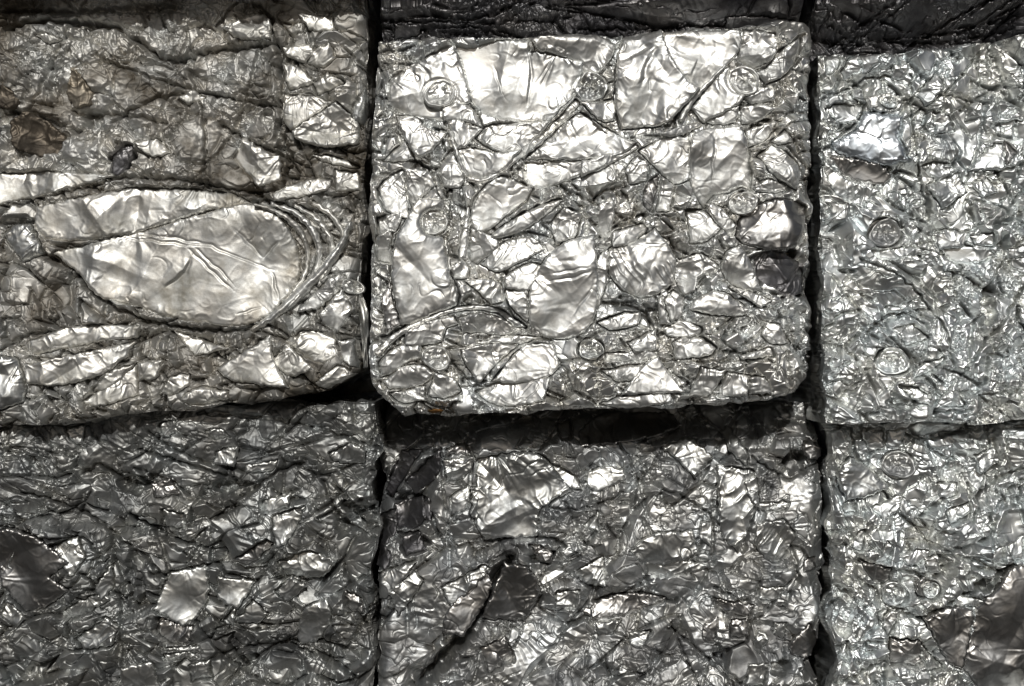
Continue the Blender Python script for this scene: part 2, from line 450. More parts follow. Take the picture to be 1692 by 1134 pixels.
        quads = [np.stack([idx[:-1, :-1], idx[1:, :-1], idx[1:, 1:], idx[:-1, 1:]], -1).reshape(-1, 4)]
        verts = [V]; n0 = len(V)
        # ---- sides, going back
        dep = np.concatenate([np.linspace(1.5, 60, 30), np.geomspace(66, s.thick * 1000, 22)])
        for side, (bi, out) in enumerate(((idx[:, 0], (-1, 0)), (idx[:, -1][::-1], (1, 0)), (idx[0, :][::-1], (0, 1)), (idx[-1, :], (0, -1)))):
            P = V[bi]; n = len(bi)
            q = (P[:, 0] if side > 1 else P[:, 2]) * 1000
            taper = np.minimum(1, np.minimum(np.arange(n), np.arange(n)[::-1]) / 25.0)[None]
            Q, DD = np.meshgrid(q, dep)
            m, _ = flakes(Q, DD * 1.0, 34, s.seed + 81 + side, 1.8, 0.1, 0.2, 3)
            nz = np.clip(m, -9, 9) * 0.8 + facet(Q / 16, DD / 12, s.seed + 85) * 1.2 + 6 * perlin(Q / 70, DD / 70, s.seed + 86) - 2 - 3 * sstep(10, 60, DD)
            nz = nz * taper * sstep(0, 16, DD) / 1000
            G = np.empty(Q.shape + (3,))
            G[..., 0] = P[None, :, 0] + nz * out[0]; G[..., 2] = P[None, :, 2] + nz * out[1]
            G[..., 1] = P[None, :, 1] + DD / 1000
            gi = np.arange(n0, n0 + Q.size).reshape(Q.shape)
            full = np.vstack([bi[None], gi])
            quads.append(np.stack([full[:-1, :-1], full[1:, :-1], full[1:, 1:], full[:-1, 1:]], -1).reshape(-1, 4)[:, ::-1])
            verts.append(G.reshape(-1, 3)); n0 += Q.size
        Vv = np.vstack(verts)
        # back cover
        bc = [Vv.shape[0] + j for j in range(4)]
        x0, x1 = V[:, 0].min(), V[:, 0].max(); z0, z1 = V[:, 2].min(), V[:, 2].max()
        yb = s.thick
        Vv = np.vstack([Vv, [[x0, yb, z0], [x1, yb, z0], [x1, yb, z1], [x0, yb, z1]]])
        quads.append(np.array([bc[::-1]]))
        me = make_mesh(s.name, Vv, np.vstack(quads), M[s.mat])
        o = link(s.name, me, None, s.origin())
        o['label'] = s.label; o['category'] = 'scrap bale'; o['group'] = s.group
        s.obj = o
        # ---- pieces
        for i, ((kind, pts, mat, off, wr, folds, gap, tilt, label, bulge, creases), (poly, of, tl)) in enumerate(zip(s.pieces, prepared)):
            s.make_piece(i, kind, poly, mat, of, wr, folds, tl, label, bulge, creases, rs)
        for e in s.ends: s.make_end(e, rs)
        return o
    def make_piece(s, i, kind, poly, mat, off, wr, folds, tilt, label, bulge, creases, rs):
        a = np.array(poly); sd = s.seed * 100 + i * 13
        x0, y0 = a.min(0); x1, y1 = a.max(0)
        area = (x1 - x0) * (y1 - y0)
        st = 1.3 if area < 9000 else 1.6
        gx, gy = np.meshgrid(np.arange(x0, x1, st), np.arange(y0, y1, st * 0.9))
        gx = gx + (np.arange(gx.shape[0]) % 2)[:, None] * st * 0.5
        gx = gx.ravel(); gy = gy.ravel()
        m = inside(gx, gy, poly)
        gx, gy = gx[m], gy[m]
        d = seg_dist(gx, gy, poly, True); m = d > st * 0.6
        gx, gy = gx[m], gy[m]
        n = len(poly)
        co = [Vector(p) for p in poly] + [Vector((float(p), float(q))) for p, q in zip(gx, gy)]
        ov, oe, of_, _, _, _ = delaunay_2d_cdt(co, [], [list(range(n))], 1, 1e-4)
        P = np.array([(p.x, p.y) for p in ov]); F = np.array([f for f in of_ if len(f) == 3])
        if len(F) == 0: return
        x, y = P[:, 0], P[:, 1]
        d = seg_dist(x, y, poly, True)
        cx, cy = sum(p[0] for p in poly) / n, sum(p[1] for p in poly) / n; size = math.sqrt(max(area, 1))
        th = rs.uniform(0, 6.28); c, sn = math.cos(th), math.sin(th)
        X, Y = (x - cx) * c + (y - cy) * sn, -(x - cx) * sn + (y - cy) * c
        h = s.base(x, y) + off
        h = h + np.clip((x - cx) * tilt[0] + (y - cy) * tilt[1], -9, 9)
        h = h + bulge * (1 - np.exp(-d / 6))
        wx = x + 8 * perlin(x / 30, y / 30, sd + 1); wy = y + 8 * perlin(x / 30, y / 30, sd + 2)
        lam = max(16, min(42, size * 0.42))
        h = h + wr * 0.03 * lam * perlin(X / lam, Y / (lam * 0.7), sd + 3)
        h = h + wr * 0.012 * lam * perlin(wx / (lam * .5), wy / (lam * .42), sd + 4)
        # sharp folds that run in from the rim
        r1 = 1 - np.abs(perlin(wx / 26, wy / 26, sd + 5)) * 3.0
        rim = np.exp(-d / 14)
        h = h + wr * np.maximum(0, r1) ** 1.5 * (0.25 + 1.6 * rim) * 1.1
        r2 = 1 - np.abs(perlin(wx / 11, wy / 11, sd + 6)) * 2.2
        h = h + wr * np.maximum(0, r2) * 0.8 * rim
        fc = max(15, min(44, size * .3))
        h = h + wr * facet(X / fc, Y / (fc * .75), sd + 7, .3) * 0.06 * fc + wr * facet(x / (fc * .45), y / (fc * .4), sd + 17, .3) * 0.016 * fc * (.3 + rim * 1.5)
        h = h + wr * perlin(x / 6, y / 6, sd + 8) * 0.07
        p_ = perlin(wx / 34, wy / 27, sd + 15)
        h = h - wr * 1.4 * np.exp(-(p_ * 27 / 1.5) ** 2) * sstep(.2, .7, perlin(x / 50, y / 50, sd + 16) + 0.6 * rim)
        rp = random.Random(sd); gxy = list(zip(x, y))
        for _ in range(1 + (size > 30) + (size > 60) + 2 * (size > 110)):      # long straight folds between flat facets
            a_ = rp.uniform(0, 3.1416); jx, jy = gxy[rp.randrange(len(gxy))]
            ds = (x - jx) * math.cos(a_) + (y - jy) * math.sin(a_) + 2.5 * perlin(x / 40, y / 40, sd + 31)
            al = (x - jx) * -math.sin(a_) + (y - jy) * math.cos(a_)
            lim_ = rp.uniform(14, 40)
            h = h + wr * rp.choice((-1, 1)) * rp.uniform(.09, .24) * np.minimum(np.abs(ds), lim_) * sstep(-size * .35, size * .1, al)
        for _ in range((rp.random() < .6) + (size > 70)):
            bx_, by_ = poly[rp.randrange(n)]
            bx_ += (bx_ - cx) * rp.uniform(.05, .5); by_ += (by_ - cy) * rp.uniform(.05, .5)
            r_ = np.hypot(x - bx_, y - by_); t_ = np.arctan2(y - by_, x - bx_)
            q = t_ * 1.6 + 1.3 * perlin(t_ * 1.7 + sd, r_ / 90, sd + 21) + rp.uniform(0, 6)
            tri = np.abs(q - np.floor(q) - .5) * 2
            am = sstep(-.2, .5, perlin(t_ * 1.9 + 7, r_ / 70, sd + 22))
            h = h + wr * (1 - tri ** 1.2) * am * np.minimum(r_ * .2, 3.8) * np.exp(-r_ / (size * rp.uniform(.3, .6)))
        if not folds and size < 60 and rp.random() < .25:
            folds = rp.uniform(12, 26)
        if folds:
            fr = 1 - np.abs(np.sin((X + 5 * perlin(x / 24, y / 24, sd + 9)) / folds * 3.1416))
            h = h + fr ** 1.4 * 0.2 * folds * sstep(-.2, .25, perlin(X / 60, Y / 40, sd + 10))
        for cpts, wd, dp in creases:
            dd, tt, sg = line_dt(x + 2.5 * perlin(x / 20, y / 20, sd + 11), y + 2.5 * perlin(x / 20, y / 20, sd + 12), cpts)
            tp = np.sin(np.pi * np.clip(tt, 0.02, 0.98)) ** 0.7
            ds = dd * sg
            h = h - tp * dp * 0.55 * np.exp(-(dd / wd / (.5 + .6 * tp)) ** 2) + tp * dp * 0.5 * np.exp(-np.abs(ds - 1.5 * wd) / (4.5 * wd)) * (sg > 0) * (1 - np.exp(-(dd / wd) ** 2))
        fl = off - s.polys[i][2] - 2.0; pl = s.base(x, y) + off + np.clip((x - cx) * tilt[0] + (y - cy) * tilt[1], -9, 9)
        rel = h - pl; h = pl + np.where(rel < -fl * .5, -fl * .5 + fl * .5 * np.tanh((rel + fl * .5) / (fl * .5)), rel)
        h = h - 2.0 * np.exp(-(d / 1.4) ** 2)
        for (ex, ey, er, _m, sq, eo, rot, deep, _l) in s.ends:
            q = np.hypot(x - ex, (y - ey) / sq) - er
            if q.min() < 6: h = np.where(q < 1.2, np.minimum(h, s.base(x, y) + eo - 5), h - 2.5 * np.exp(-((q - 1.2) / 3.5) ** 2) * (q > 1.2))
        V = s.loc(x, y, h)
        # rim wall, going back into the bale
        od = np.array([1.0])
        bnd = {}
        for t in F:
            for p, q in ((t[0], t[1]), (t[1], t[2]), (t[2], t[0])):
                bnd[(p, q)] = bnd.get((p, q), 0) + 1
        be = [(p, q) for (p, q) in bnd if (q, p) not in bnd]
        bv = sorted({p for e in be for p in e}); mp = {p: len(V) + j for j, p in enumerate(bv)}
        Vb = V[bv].copy(); Vb[:, 1] += 0.016
        V = np.vstack([V, Vb])
        S = []
        for p, q in be:
            S.append((q, p, mp[p])); S.append((q, mp[p], mp[q]))
        F = np.vstack([F, np.array(S)])
        # outward faces look at -y
        f0 = F[0]; nrm = np.cross(V[f0[1]] - V[f0[0]], V[f0[2]] - V[f0[0]])
        if nrm[1] > 0: F = F[:, ::-1]
        o0 = V.mean(0)
        o = link(kind, make_mesh(kind, V - o0, F, M[mat]), s.obj, tuple(o0))
        if label: o['label'] = label
    def make_end(s, e, rs):
        cx, cy, r, mat, sq, off, rot, deep, label = e
        nr, na = 26, 72
        rr = np.linspace(0.03, 1, nr); an = np.linspace(0, 2 * math.pi, na, endpoint=False)
        R, A = np.meshgrid(rr, an)
        sd = s.seed * 31 + int(cx)
        wob = 1 + 0.08 * np.cos(A * 2 + sd) + 0.05 * np.cos(A * 3 + 2 * sd) + 0.05 * perlin(np.cos(A) * 2.2, np.sin(A) * 2.2, sd + 4)
        keep = np.clip(0.6 + 1.0 * perlin(np.cos(A) * 1.2 + 3, np.sin(A) * 1.2, sd + 5), 0.0, .95)
        x = r * R * np.cos(A) * wob; y = r * sq * R * np.sin(A) * wob
        c, sn = math.cos(rot), math.sin(rot)
        X = cx + c * x - sn * y; Y = cy + sn * x + c * y
        ta, tb = rs.uniform(-.18, .18), rs.uniform(-.18, .18)
        h = s.base(X, Y) + off + (X - cx) * ta + (Y - cy) * tb
        prof = -deep * (1 - sstep(.70, .84, R)) + 2.6 * np.exp(-((R - .90) / .06) ** 2) - 1.5 * np.exp(-((R - .74) / .05) ** 2) - 3 * sstep(.94, 1.0, R) + 1.6 * np.exp(-((R - .5) / .06) ** 2) - 2 * np.exp(-((R - .2) / .12) ** 2)
        wrk = perlin(X / 9, Y / 9, sd) * 2.4 + facet(X / 11, Y / 9, sd + 1) * 2.2
        h = h + prof * keep + wrk * (0.5 + 0.9 * (1 - sstep(.6, .9, R)))
        V = s.loc(X, Y, h).reshape(-1, 3)
        i = np.arange(na * nr).reshape(na, nr); j = np.roll(i, -1, 0)
        q = np.stack([i[:, :-1], i[:, 1:], j[:, 1:], j[:, :-1]], -1).reshape(-1, 4)
        Vb = V[i[:, -1]].copy(); Vb[:, 1] += .014
        k = np.arange(len(V), len(V) + na)
        q2 = np.stack([i[:, -1], k, np.roll(k, -1), j[:, -1]], -1)
        ctr = len(V) + na
        V = np.vstack([V, Vb, V[i[:, 0]].mean(0)[None]])
        cap = np.stack([np.full(na, ctr), np.full(na, ctr), i[:, 0], j[:, 0]], -1)
        F = np.vstack([q, q2])
        T = np.vstack([F[:, [0, 1, 2]], F[:, [0, 2, 3]], cap[:, [0, 2, 3]]])
        f0 = T[0]; nrm = np.cross(V[f0[1]] - V[f0[0]], V[f0[2]] - V[f0[0]])
        if nrm[1] > 0: T = T[:, ::-1]
        o0 = V.mean(0)
        o = link('can_end', make_mesh('can_end', V - o0, T, M[mat]), s.obj, tuple(o0))
        if label: o['label'] = label

GROUP = 'stacked bales of crushed aluminium'
def add(b, crop, kind, mat, rows, **kw):
    for r in rows:
        k = dict(kw)
        if isinstance(r, tuple): r, extra = r; k.update(extra)
        kd = k.pop('kind', kind); mt = k.pop('mat', mat)
        b.piece(kd, tr(crop, r), mt, **k)
CAN, SHEET, STRIP = 'flattened_can', 'foil_sheet', 'foil_strip'
def ribbon(b, crop, s_, w, mat, **kw):
    """a narrow fold that follows a curve, thinner at both ends"""
    p = resample(tr(crop, s_), 12, False); n = len(p); L = []; R = []
    for i in range(n):
        a, c = p[max(0, i - 1)], p[min(n - 1, i + 1)]
        dx, dy = c[0] - a[0], c[1] - a[1]; q = math.hypot(dx, dy) + 1e-6
        h = w / 2 * (0.25 + 0.75 * math.sin(math.pi * (i + .5) / n) ** .6)
        L.append((p[i][0] - dy / q * h, p[i][1] + dx / q * h)); R.append((p[i][0] + dy / q * h, p[i][1] - dx / q * h))
    b.piece('foil_strip', L + R[::-1], mat, **kw)
def ck(c, s, wd=2.0, dp=9, stp=0): return (tr(c, s), wd, dp, stp)
def pit(c, s, rx, ry, dp):
    k = CROP[c][2]; return (tr(c, s)[0], rx / k, ry / k, dp)

# ------------------------------------------------------------------ setting: the yard the stack stands on
me = bpy.data.meshes.new('ground'); gz = ZC + (567 - 1345) / 1000 * 1.02 - 0.02
me.from_pydata([(-40, -40, gz), (40, -40, gz), (40, 40, gz), (-40, 40, gz)], [], [(0, 1, 2, 3)])
me.materials.append(g)
go = link('ground', me); go['kind'] = 'structure'; go['label'] = 'grey yard ground under the bales'

# ------------------------------------------------------------------ middle row, centre: the smooth bright bale that juts out furthest
P2 = Bale('scrap_bale', 'bright bale of large smooth flattened cans, jutting out in the centre', GROUP, 0.0, 3.5,
          [(622, 40), (618, 120), (613, 250), (614, 400), (613, 560), (613, 640), (628, 690)],
          [(1352, 25), (1352, 90), (1346, 180), (1348, 340), (1344, 420), (1346, 500), (1346, 600), (1340, 625), (1322, 665)],
          [(622, 62), (660, 60), (717, 55), (748, 58), (790, 58), (878, 57), (992, 53), (1040, 55), (1096, 45), (1228, 42), (1290, 33), (1351, 28)],
          [(613, 628), (622, 646), (640, 662), (668, 685), (720, 682), (793, 684), (910, 677), (960, 674), (1022, 674), (1098, 671), (1173, 665), (1270, 660), (1316, 642), (1344, 618)],
          dict(big=62, med=27, asp=1.5, rot=0.35, tilt=0.26, crumple=0.5, fine=.35), 'bright_body', 3,
          cracks=[ck('F', '0 765, 350 770, 600 775, 900 770', 1.6, 6), ck('F', '355 470, 365 740', 1.6, 8), ck('F', '780 300, 880 260, 940 250, 1010 290', 3, 14),
                  ck('D', '1010 330, 1120 240, 1225 155', 1.8, 8), ck('E', '120 980, 480 900, 900 855', 1.4, 6), ck('F', '30 950, 400 925, 900 935', 1.5, 5, 2),
                  ck('C', '70 850, 300 860, 400 940, 470 1120', 1.5, 6), ck('E', '20 700, 200 615, 350 555, 500 512, 650 525, 780 610', 2.2, 12)],
          pits=[pit('F', '900 330', 95, 75, 16), pit('F', '1020 340', 75, 130, 22), pit('F', '200 490', 60, 35, 12), pit('E', '530 490', 60, 30, 10), pit('D', '1060 700', 30, 20, 6)],
          roll=(12, 34, 12, 18), ragged=2.5, outline=.75, profile=lambda x, y: -24 * sstep(1285, 1345, x + 14 * perlin(y / 40, x / 60, 77)) - 16 * (1 - sstep(640, 690, x + .55 * y - 60)) * (1 - sstep(60, 250, y)))
add(P2, 'C', CAN, 'bright', [
    ('125 430, 200 370, 330 300, 465 228, 484 222, 515 300, 560 460, 575 545, 500 560, 435 580, 430 640, 280 615, 190 590, 135 550', dict(off=5, bulge=5, wr=1.1, tilt=(0, -.02))),
    ('490 222, 540 235, 700 205, 890 190, 885 260, 1000 275, 1180 320, 1170 400, 1130 500, 1040 590, 1020 622, 900 642, 740 625, 640 590, 580 530, 545 400', dict(off=4, wr=0.9, tilt=(0, -.05), creases=[ck('C', '885 250, 905 400, 880 560', 2.2, 4)[:3], ck('C', '700 330, 740 480, 770 530', 1.6, 3)[:3]])),
    ('900 195, 1010 182, 1270 172, 1356 225, 1345 270, 1255 390, 1170 400, 1180 320, 1000 270, 935 258', dict(off=3)),
])
add(P2, 'C', SHEET, 'bright', [
    '175 615, 280 625, 350 690, 455 705, 400 770, 330 830, 285 838, 240 770, 200 690',
    '425 580, 500 630, 640 690, 590 740, 540 790, 500 800, 470 700',
    ('500 800, 560 790, 740 820, 850 800, 740 920, 640 960, 560 945, 520 860', dict(wr=0.6)),
    ('640 690, 760 660, 900 650, 1010 640, 940 720, 850 800, 740 815, 600 740', dict(off=2, wr=1.3)),
    ('1166 600, 1290 680, 1456 770, 1380 830, 1250 850, 870 850, 990 740, 1100 640', dict(wr=1.1)),
    ('870 870, 1200 860, 1330 850, 1290 900, 1170 940, 960 1000, 890 1000, 870 940', dict(wr=0.9)),
    '225 900, 340 920, 390 990, 260 1110, 240 1050', '100 855, 220 745, 270 850, 180 862', '260 1130, 385 1000, 430 1120, 400 1200, 300 1230',
    ('80 1010, 150 930, 215 905, 235 1060, 250 1180, 130 1130', dict(folds=9)),
    '430 640, 420 560, 480 540, 560 560, 600 600, 640 680, 560 650', '410 880, 470 800, 540 960, 520 1000, 430 1000',
])
add(P2, 'C', STRIP, 'bright', [
    ('1140 520, 1165 545, 1080 640, 950 740, 850 840, 740 930, 630 985, 545 965, 560 945, 640 955, 730 910, 840 800, 960 690, 1060 610', dict(off=4, bulge=1, wr=.9)),
    ('455 700, 475 700, 520 840, 560 945, 540 950, 500 850', dict(off=7, wr=.4)),
])
add(P2, 'P', SHEET, 'bright', [
    ('786 330, 797 312, 828 292, 880 311, 868 331, 838 355, 806 381, 785 384, 777 364', dict(wr=.6, off=4)),
])
add(P2, 'E', SHEET, 'bright', [
    '520 130, 650 200, 655 230, 545 310, 515 290, 510 200',
    ('675 370, 800 310, 870 320, 830 390, 790 440, 690 430', dict(wr=.6)),
    '570 310, 640 230, 760 180, 830 190, 870 240, 760 300, 640 350', '680 440, 790 440, 790 590, 700 500', '490 390, 600 385, 660 400, 670 490, 620 500, 540 430',
    ('470 720, 650 690, 740 700, 640 790, 560 880, 500 800', dict(wr=1.3, off=6)),
    ('620 870, 780 700, 910 690, 940 800, 900 840, 740 880', dict(wr=.6, off=7, tilt=(0, -.05))),
    '540 690, 690 655, 860 660, 770 690, 650 690', '310 940, 350 830, 440 860, 470 920, 400 950', '100 870, 200 800, 300 800, 340 840, 300 880, 200 905, 130 905',
    '130 930, 200 915, 300 890, 300 960, 180 970', '540 920, 640 880, 900 850, 860 960, 700 990, 600 970', '420 320, 480 290, 510 330, 500 380, 440 385',
    ('900 130, 960 40, 1050 70, 1020 180, 930 210', dict(wr=1.2)), '60 180, 140 140, 130 300, 70 290', '70 90, 200 50, 160 150, 80 170',
])
add(P2, 'E', CAN, 'bright', [
    ('265 0, 390 0, 385 50, 340 60, 295 110, 310 165, 385 185, 405 260, 420 360, 455 450, 450 510, 340 550, 225 600, 185 600, 150 440, 140 320, 160 200, 215 90', dict(off=7, wr=.8, bulge=4)),
    ('800 420, 880 280, 985 200, 1110 175, 1115 550, 1060 640, 1000 665, 880 660, 800 600, 795 500', dict(off=9, wr=.75, bulge=4, tilt=(0, -.03), creases=[ck('E', '900 360, 1000 345, 1085 325', 1.6, 3)[:3], ck('E', '860 400, 1000 380, 1090 350', 1.6, 2.5)[:3], ck('E', '1000 560, 1100 420', 2, 2)[:3]])),
    ('85 780, 180 700, 280 690, 290 760, 200 790, 150 830, 90 850', dict(bulge=5, off=6)),
    ('205 700, 215 630, 300 590, 440 560, 460 600, 400 620, 380 680, 290 700', dict(off=5)),
    ('460 570, 560 545, 660 570, 760 625, 690 650, 560 640, 480 640', dict(off=4, wr=1.4)),
])
add(P2, 'E', STRIP, 'bright', [
    ('600 185, 640 150, 800 50, 900 10, 960 0, 900 60, 780 140, 640 190', dict(off=9, bulge=5)),
    ('60 740, 120 670, 200 615, 350 548, 500 512, 640 522, 780 612, 740 612, 640 545, 500 532, 360 568, 215 635, 130 700, 80 760', dict(off=5, bulge=1.5, wr=.8)),
    ('90 500, 130 380, 140 440, 185 600, 120 640, 105 560', dict(off=6, mat='brown')),
    ('470 190, 500 30, 515 30, 505 180, 500 290, 460 290', dict(off=6)),
])
add(P2, 'D', CAN, 'bright', [
    ('200 300, 240 170, 440 145, 450 210, 560 420, 640 470, 560 560, 450 660, 300 680, 220 690, 190 580, 190 440', dict(off=5, wr=1.1, creases=[ck('D', '440 210, 360 330, 320 480', 5, 5)[:3], ck('D', '210 320, 420 220', 4, 4)[:3]])),
    ('455 150, 620 140, 860 145, 870 210, 850 270, 780 350, 650 470, 590 450, 480 280, 450 210', dict(off=4, wr=.9, creases=[ck('D', '480 300, 560 420, 620 460', 2.2, 5)[:3], ck('D', '640 300, 600 400', 1.8, 3)[:3]])),
    ('600 570, 770 360, 800 350, 840 460, 890 500, 850 550, 660 650', dict(off=6, wr=.7)),
    ('595 730, 650 690, 760 680, 860 670, 890 740, 910 900, 915 1020, 860 1000, 790 1030, 700 1050, 660 1110, 620 1050, 590 990', dict(off=8, bulge=4, wr=.8, creases=[ck('D', '720 740, 712 850, 705 980', 2, 4)[:3]])),
])
add(P2, 'D', SHEET, 'bright', [
    ('880 145, 1050 170, 1060 230, 1020 320, 930 350, 860 310, 850 270', dict(wr=1.2)), ('1050 290, 1190 180, 1185 260, 1090 400, 1000 440, 950 380, 1020 340', dict(wr=1.2)),
    '890 510, 960 460, 1050 470, 1050 530, 920 545', ('310 810, 440 740, 580 730, 585 960, 500 985, 400 900', dict(wr=1.0)), '890 690, 1060 640, 1000 740, 910 780',
    '1020 750, 1100 690, 1150 750, 1060 765', ('950 830, 1030 770, 1150 860, 1170 980, 1150 1010, 1060 960, 1000 900', dict(wr=1.3)), '920 1000, 1000 960, 1110 1000, 1090 1020, 930 1025',
    '0 545, 180 530, 190 560, 180 640, 120 650', '430 950, 500 1000, 470 1134, 400 1134', '670 640, 800 570, 850 560, 840 650, 740 660', '860 560, 1000 560, 1040 580, 960 640, 870 655',
    ('60 640, 110 690, 290 760, 180 740', {}), '240 900, 300 840, 360 880, 350 970, 260 990',
])
add(P2, 'D', STRIP, 'bright', [('420 720, 640 650, 660 660, 590 700, 470 735', dict(off=7)), ('0 865, 60 855, 290 770, 310 785, 240 835, 100 905, 0 950', dict(off=8)),
    ('330 1100, 350 980, 420 930, 400 1040, 370 1134', dict(off=4, mat='brown')), ('520 640, 560 560, 770 340, 785 350, 590 570, 545 650', dict(off=8, wr=.4))])
add(P2, 'F', CAN, 'bright', [
    ('760 100, 860 20, 1000 0, 1085 30, 1080 120, 1030 230, 980 240, 880 240, 800 220, 740 180', dict(off=8, mat='brown', wr=.9, label='smooth brownish crushed can at the right edge')),
    ('130 240, 280 190, 350 140, 400 200, 450 280, 440 400, 330 465, 280 470, 180 420, 130 340', dict(off=6, folds=12, wr=1.1, bulge=5)),
    ('435 690, 480 665, 570 665, 640 710, 620 740, 450 765', {}),
    ('510 530, 560 470, 650 440, 720 470, 800 530, 780 555, 650 555', dict(off=6, bulge=5)),
])
add(P2, 'F', SHEET, 'bright', [
    '150 160, 300 115, 320 140, 250 210, 150 230', ('440 330, 480 290, 570 260, 660 320, 640 350, 560 380, 540 440, 500 460, 470 430', dict(wr=1.3)),
    ('670 340, 700 250, 760 220, 810 300, 860 440, 800 440, 700 390', dict(wr=1.1, bulge=4)), '700 420, 830 450, 910 490, 860 520, 780 470', '390 620, 480 580, 580 620, 560 650, 420 655',
    '860 650, 880 590, 940 600, 990 690, 900 690', ('190 935, 290 800, 360 750, 490 925, 400 925, 300 930', dict(wr=.5, off=7, tilt=(0, -.05))), '510 945, 570 800, 680 820, 650 880, 600 945',
    '650 945, 690 825, 800 845, 790 900, 780 940', '800 850, 870 850, 910 925, 800 935', '80 590, 190 550, 290 540, 270 600, 130 625', '220 690, 360 620, 360 720, 250 730',
    '510 60, 590 50, 670 140, 600 200, 520 210', '400 480, 440 440, 490 470, 480 560, 430 590', '750 750, 900 710, 915 750, 760 765', '100 820, 290 790, 270 850, 190 870',
])
add(P2, 'F', STRIP, 'bright', [('85 20, 160 0, 150 130, 100 190, 80 130', dict(off=7)), ('80 280, 125 240, 125 360, 80 530, 70 450', dict(off=6)), ('110 735, 350 735, 370 760, 250 775, 110 770', {}),
    ('600 20, 640 20, 750 130, 720 180, 640 100', dict(off=7)), ('365 480, 385 460, 410 560, 430 600, 380 600', {}), ('90 980, 200 940, 420 930, 430 970, 200 1000', dict(off=3))])
add(P2, 'E', SHEET, 'rust', [('315 1012, 340 1006, 385 1010, 380 1020, 330 1022', dict(off=4, label='small orange rust stain on the bottom ledge'))])
add(P2, 'F', CAN, 'dark', [('820 265, 900 235, 1000 262, 1075 300, 1080 440, 1000 470, 910 430, 850 380', dict(off=-8, wr=1.8, gap=-4, label='dark crumpled scrap whose colour shades the hollow at the right edge'))])  # dark metal stands in for shade where sun reaches the hollow's floor
P2.end(726, 153, 27, 'bright', .88, 9); P2.end(978, 142, 28, 'grey_sheet', .84, 5, .2); P2.end(1231, 131, 27, 'bright', .84, 8, .3)
P2.end(718, 369, 21, 'bright', .98, 6); P2.end(722, 591, 24, 'bright', .85, 8); P2.end(975, 577, 20, 'grey_sheet', .9, 5); P2.end(1228, 336, 24, 'bright', .8, 6)
P2.build()

# ------------------------------------------------------------------ middle row, left: dusty top, big curved sheet below
P1 = Bale('scrap_bale', 'dusty bale with a rocky upper half above one large curved sheet', GROUP, 0.025, 2.5,
          [(-120, -30), (-124, 200), (-118, 400), (-120, 720)],
          [(603, -30), (606, 100), (604, 200), (602, 300), (603, 360), (596, 420), (588, 470), (590, 520), (586, 562), (594, 600), (594, 616), (580, 630)],
          [(-120, -30), (300, -30), (603, -30)],
          [(-120, 716), (0, 706), (113, 697), (197, 686), (340, 674), (473, 657), (537, 644), (594, 614)],
          dict(big=54, med=24, asp=1.35, rot=0.55, tilt=0.22, crumple=0.6, fine=.4,
               rock=lambda x, y: 0.9 * (1 - sstep(285, 320, y + 12 * perlin(x / 60, y / 60, 5))) * (1 - sstep(452, 476, x))), 'dusty', 11,
          cracks=[ck('A', '0 120, 170 85, 350 95, 500 110, 580 160, 650 210, 720 255, 800 260, 880 225, 1000 205, 1230 190', 3, 13, 3), ck('A', '1120 0, 1200 70, 1215 170, 1250 220, 1252 400, 1250 520, 1225 610', 2.4, 14),
                  ck('A', '980 550, 1080 610, 1200 670, 1272 690, 1272 800, 1240 850, 1100 850', 2.2, 12), ck('A', '0 770, 240 780, 420 790, 600 790, 800 800, 1000 840, 1120 850, 1250 905', 2.6, 12),
                  ck('A', '0 490, 130 495, 240 550, 340 580', 2.2, 9), ck('A', '300 490, 440 500, 620 520, 740 550', 2.2, 8), ck('A', '780 440, 860 400', 2, 6), ck('A', '340 590, 380 540', 3, 9),
                  ck('A', '0 40, 300 50, 560 30, 760 20', 3, 9, 3),
                  ck('B', '190 320, 330 390, 370 450, 440 520, 560 575, 640 608, 800 637, 1000 657, 1110 640', 3.4, 16), ck('B', '0 740, 130 670, 290 650, 450 640, 640 610', 2.4, 10), ck('B', '130 770, 400 772', 1.4, 6),
                  ck('B', '0 110, 200 65, 400 20, 520 -20', 1.8, 9), ck('B', '640 660, 560 780, 480 860', 1.5, 6)],
          pits=[pit('A', '545 700', 50, 75, 20), pit('A', '400 520', 50, 40, 12), pit('A', '20 500', 60, 90, 14), pit('A', '170 590', 130, 90, 7), pit('A', '1185 520', 40, 40, 10), pit('A', '1270 700', 40, 90, 14),
                pit('B', '70 170', 90, 25, 18), pit('B', '1130 90', 60, 25, 16), pit('B', '250 330', 60, 22, 12)], roll=(10, 18, 10, 18), ragged=3, outline=.5)
add(P1, 'A', SHEET, 'dusty_sheet', ['1260 210, 1380 190, 1400 230, 1360 280, 1270 240', '1375 240, 1470 190, 1500 250, 1440 300, 1370 280', '1400 370, 1460 320, 1540 370, 1420 420', '1255 280, 1340 300, 1400 370, 1290 400',
    ('1310 590, 1500 460, 1600 560, 1600 640, 1450 660, 1320 620', dict(wr=1.4)), '1390 690, 1500 700, 1600 740, 1590 750, 1450 720', '1220 870, 1290 830, 1380 800, 1480 800, 1470 840, 1350 880, 1230 900',
    '1270 540, 1270 420, 1400 430, 1480 460, 1300 585', '1330 60, 1480 70, 1500 130, 1380 130', '1500 760, 1600 770, 1610 850, 1500 860'])
add(P1, 'A', SHEET, 'dusty_sheet', [('980 110, 1060 70, 1160 50, 1200 90, 1205 170, 1060 165', dict(wr=1.4)), ('150 150, 200 145, 270 175, 220 190', {}), ('600 640, 700 620, 760 680, 680 700', {}),
    ('1080 610, 1200 680, 1250 700, 1250 800, 1150 830, 1040 700', dict(wr=1.3, folds=20)), ('790 430, 850 400, 910 430, 830 460', {})])
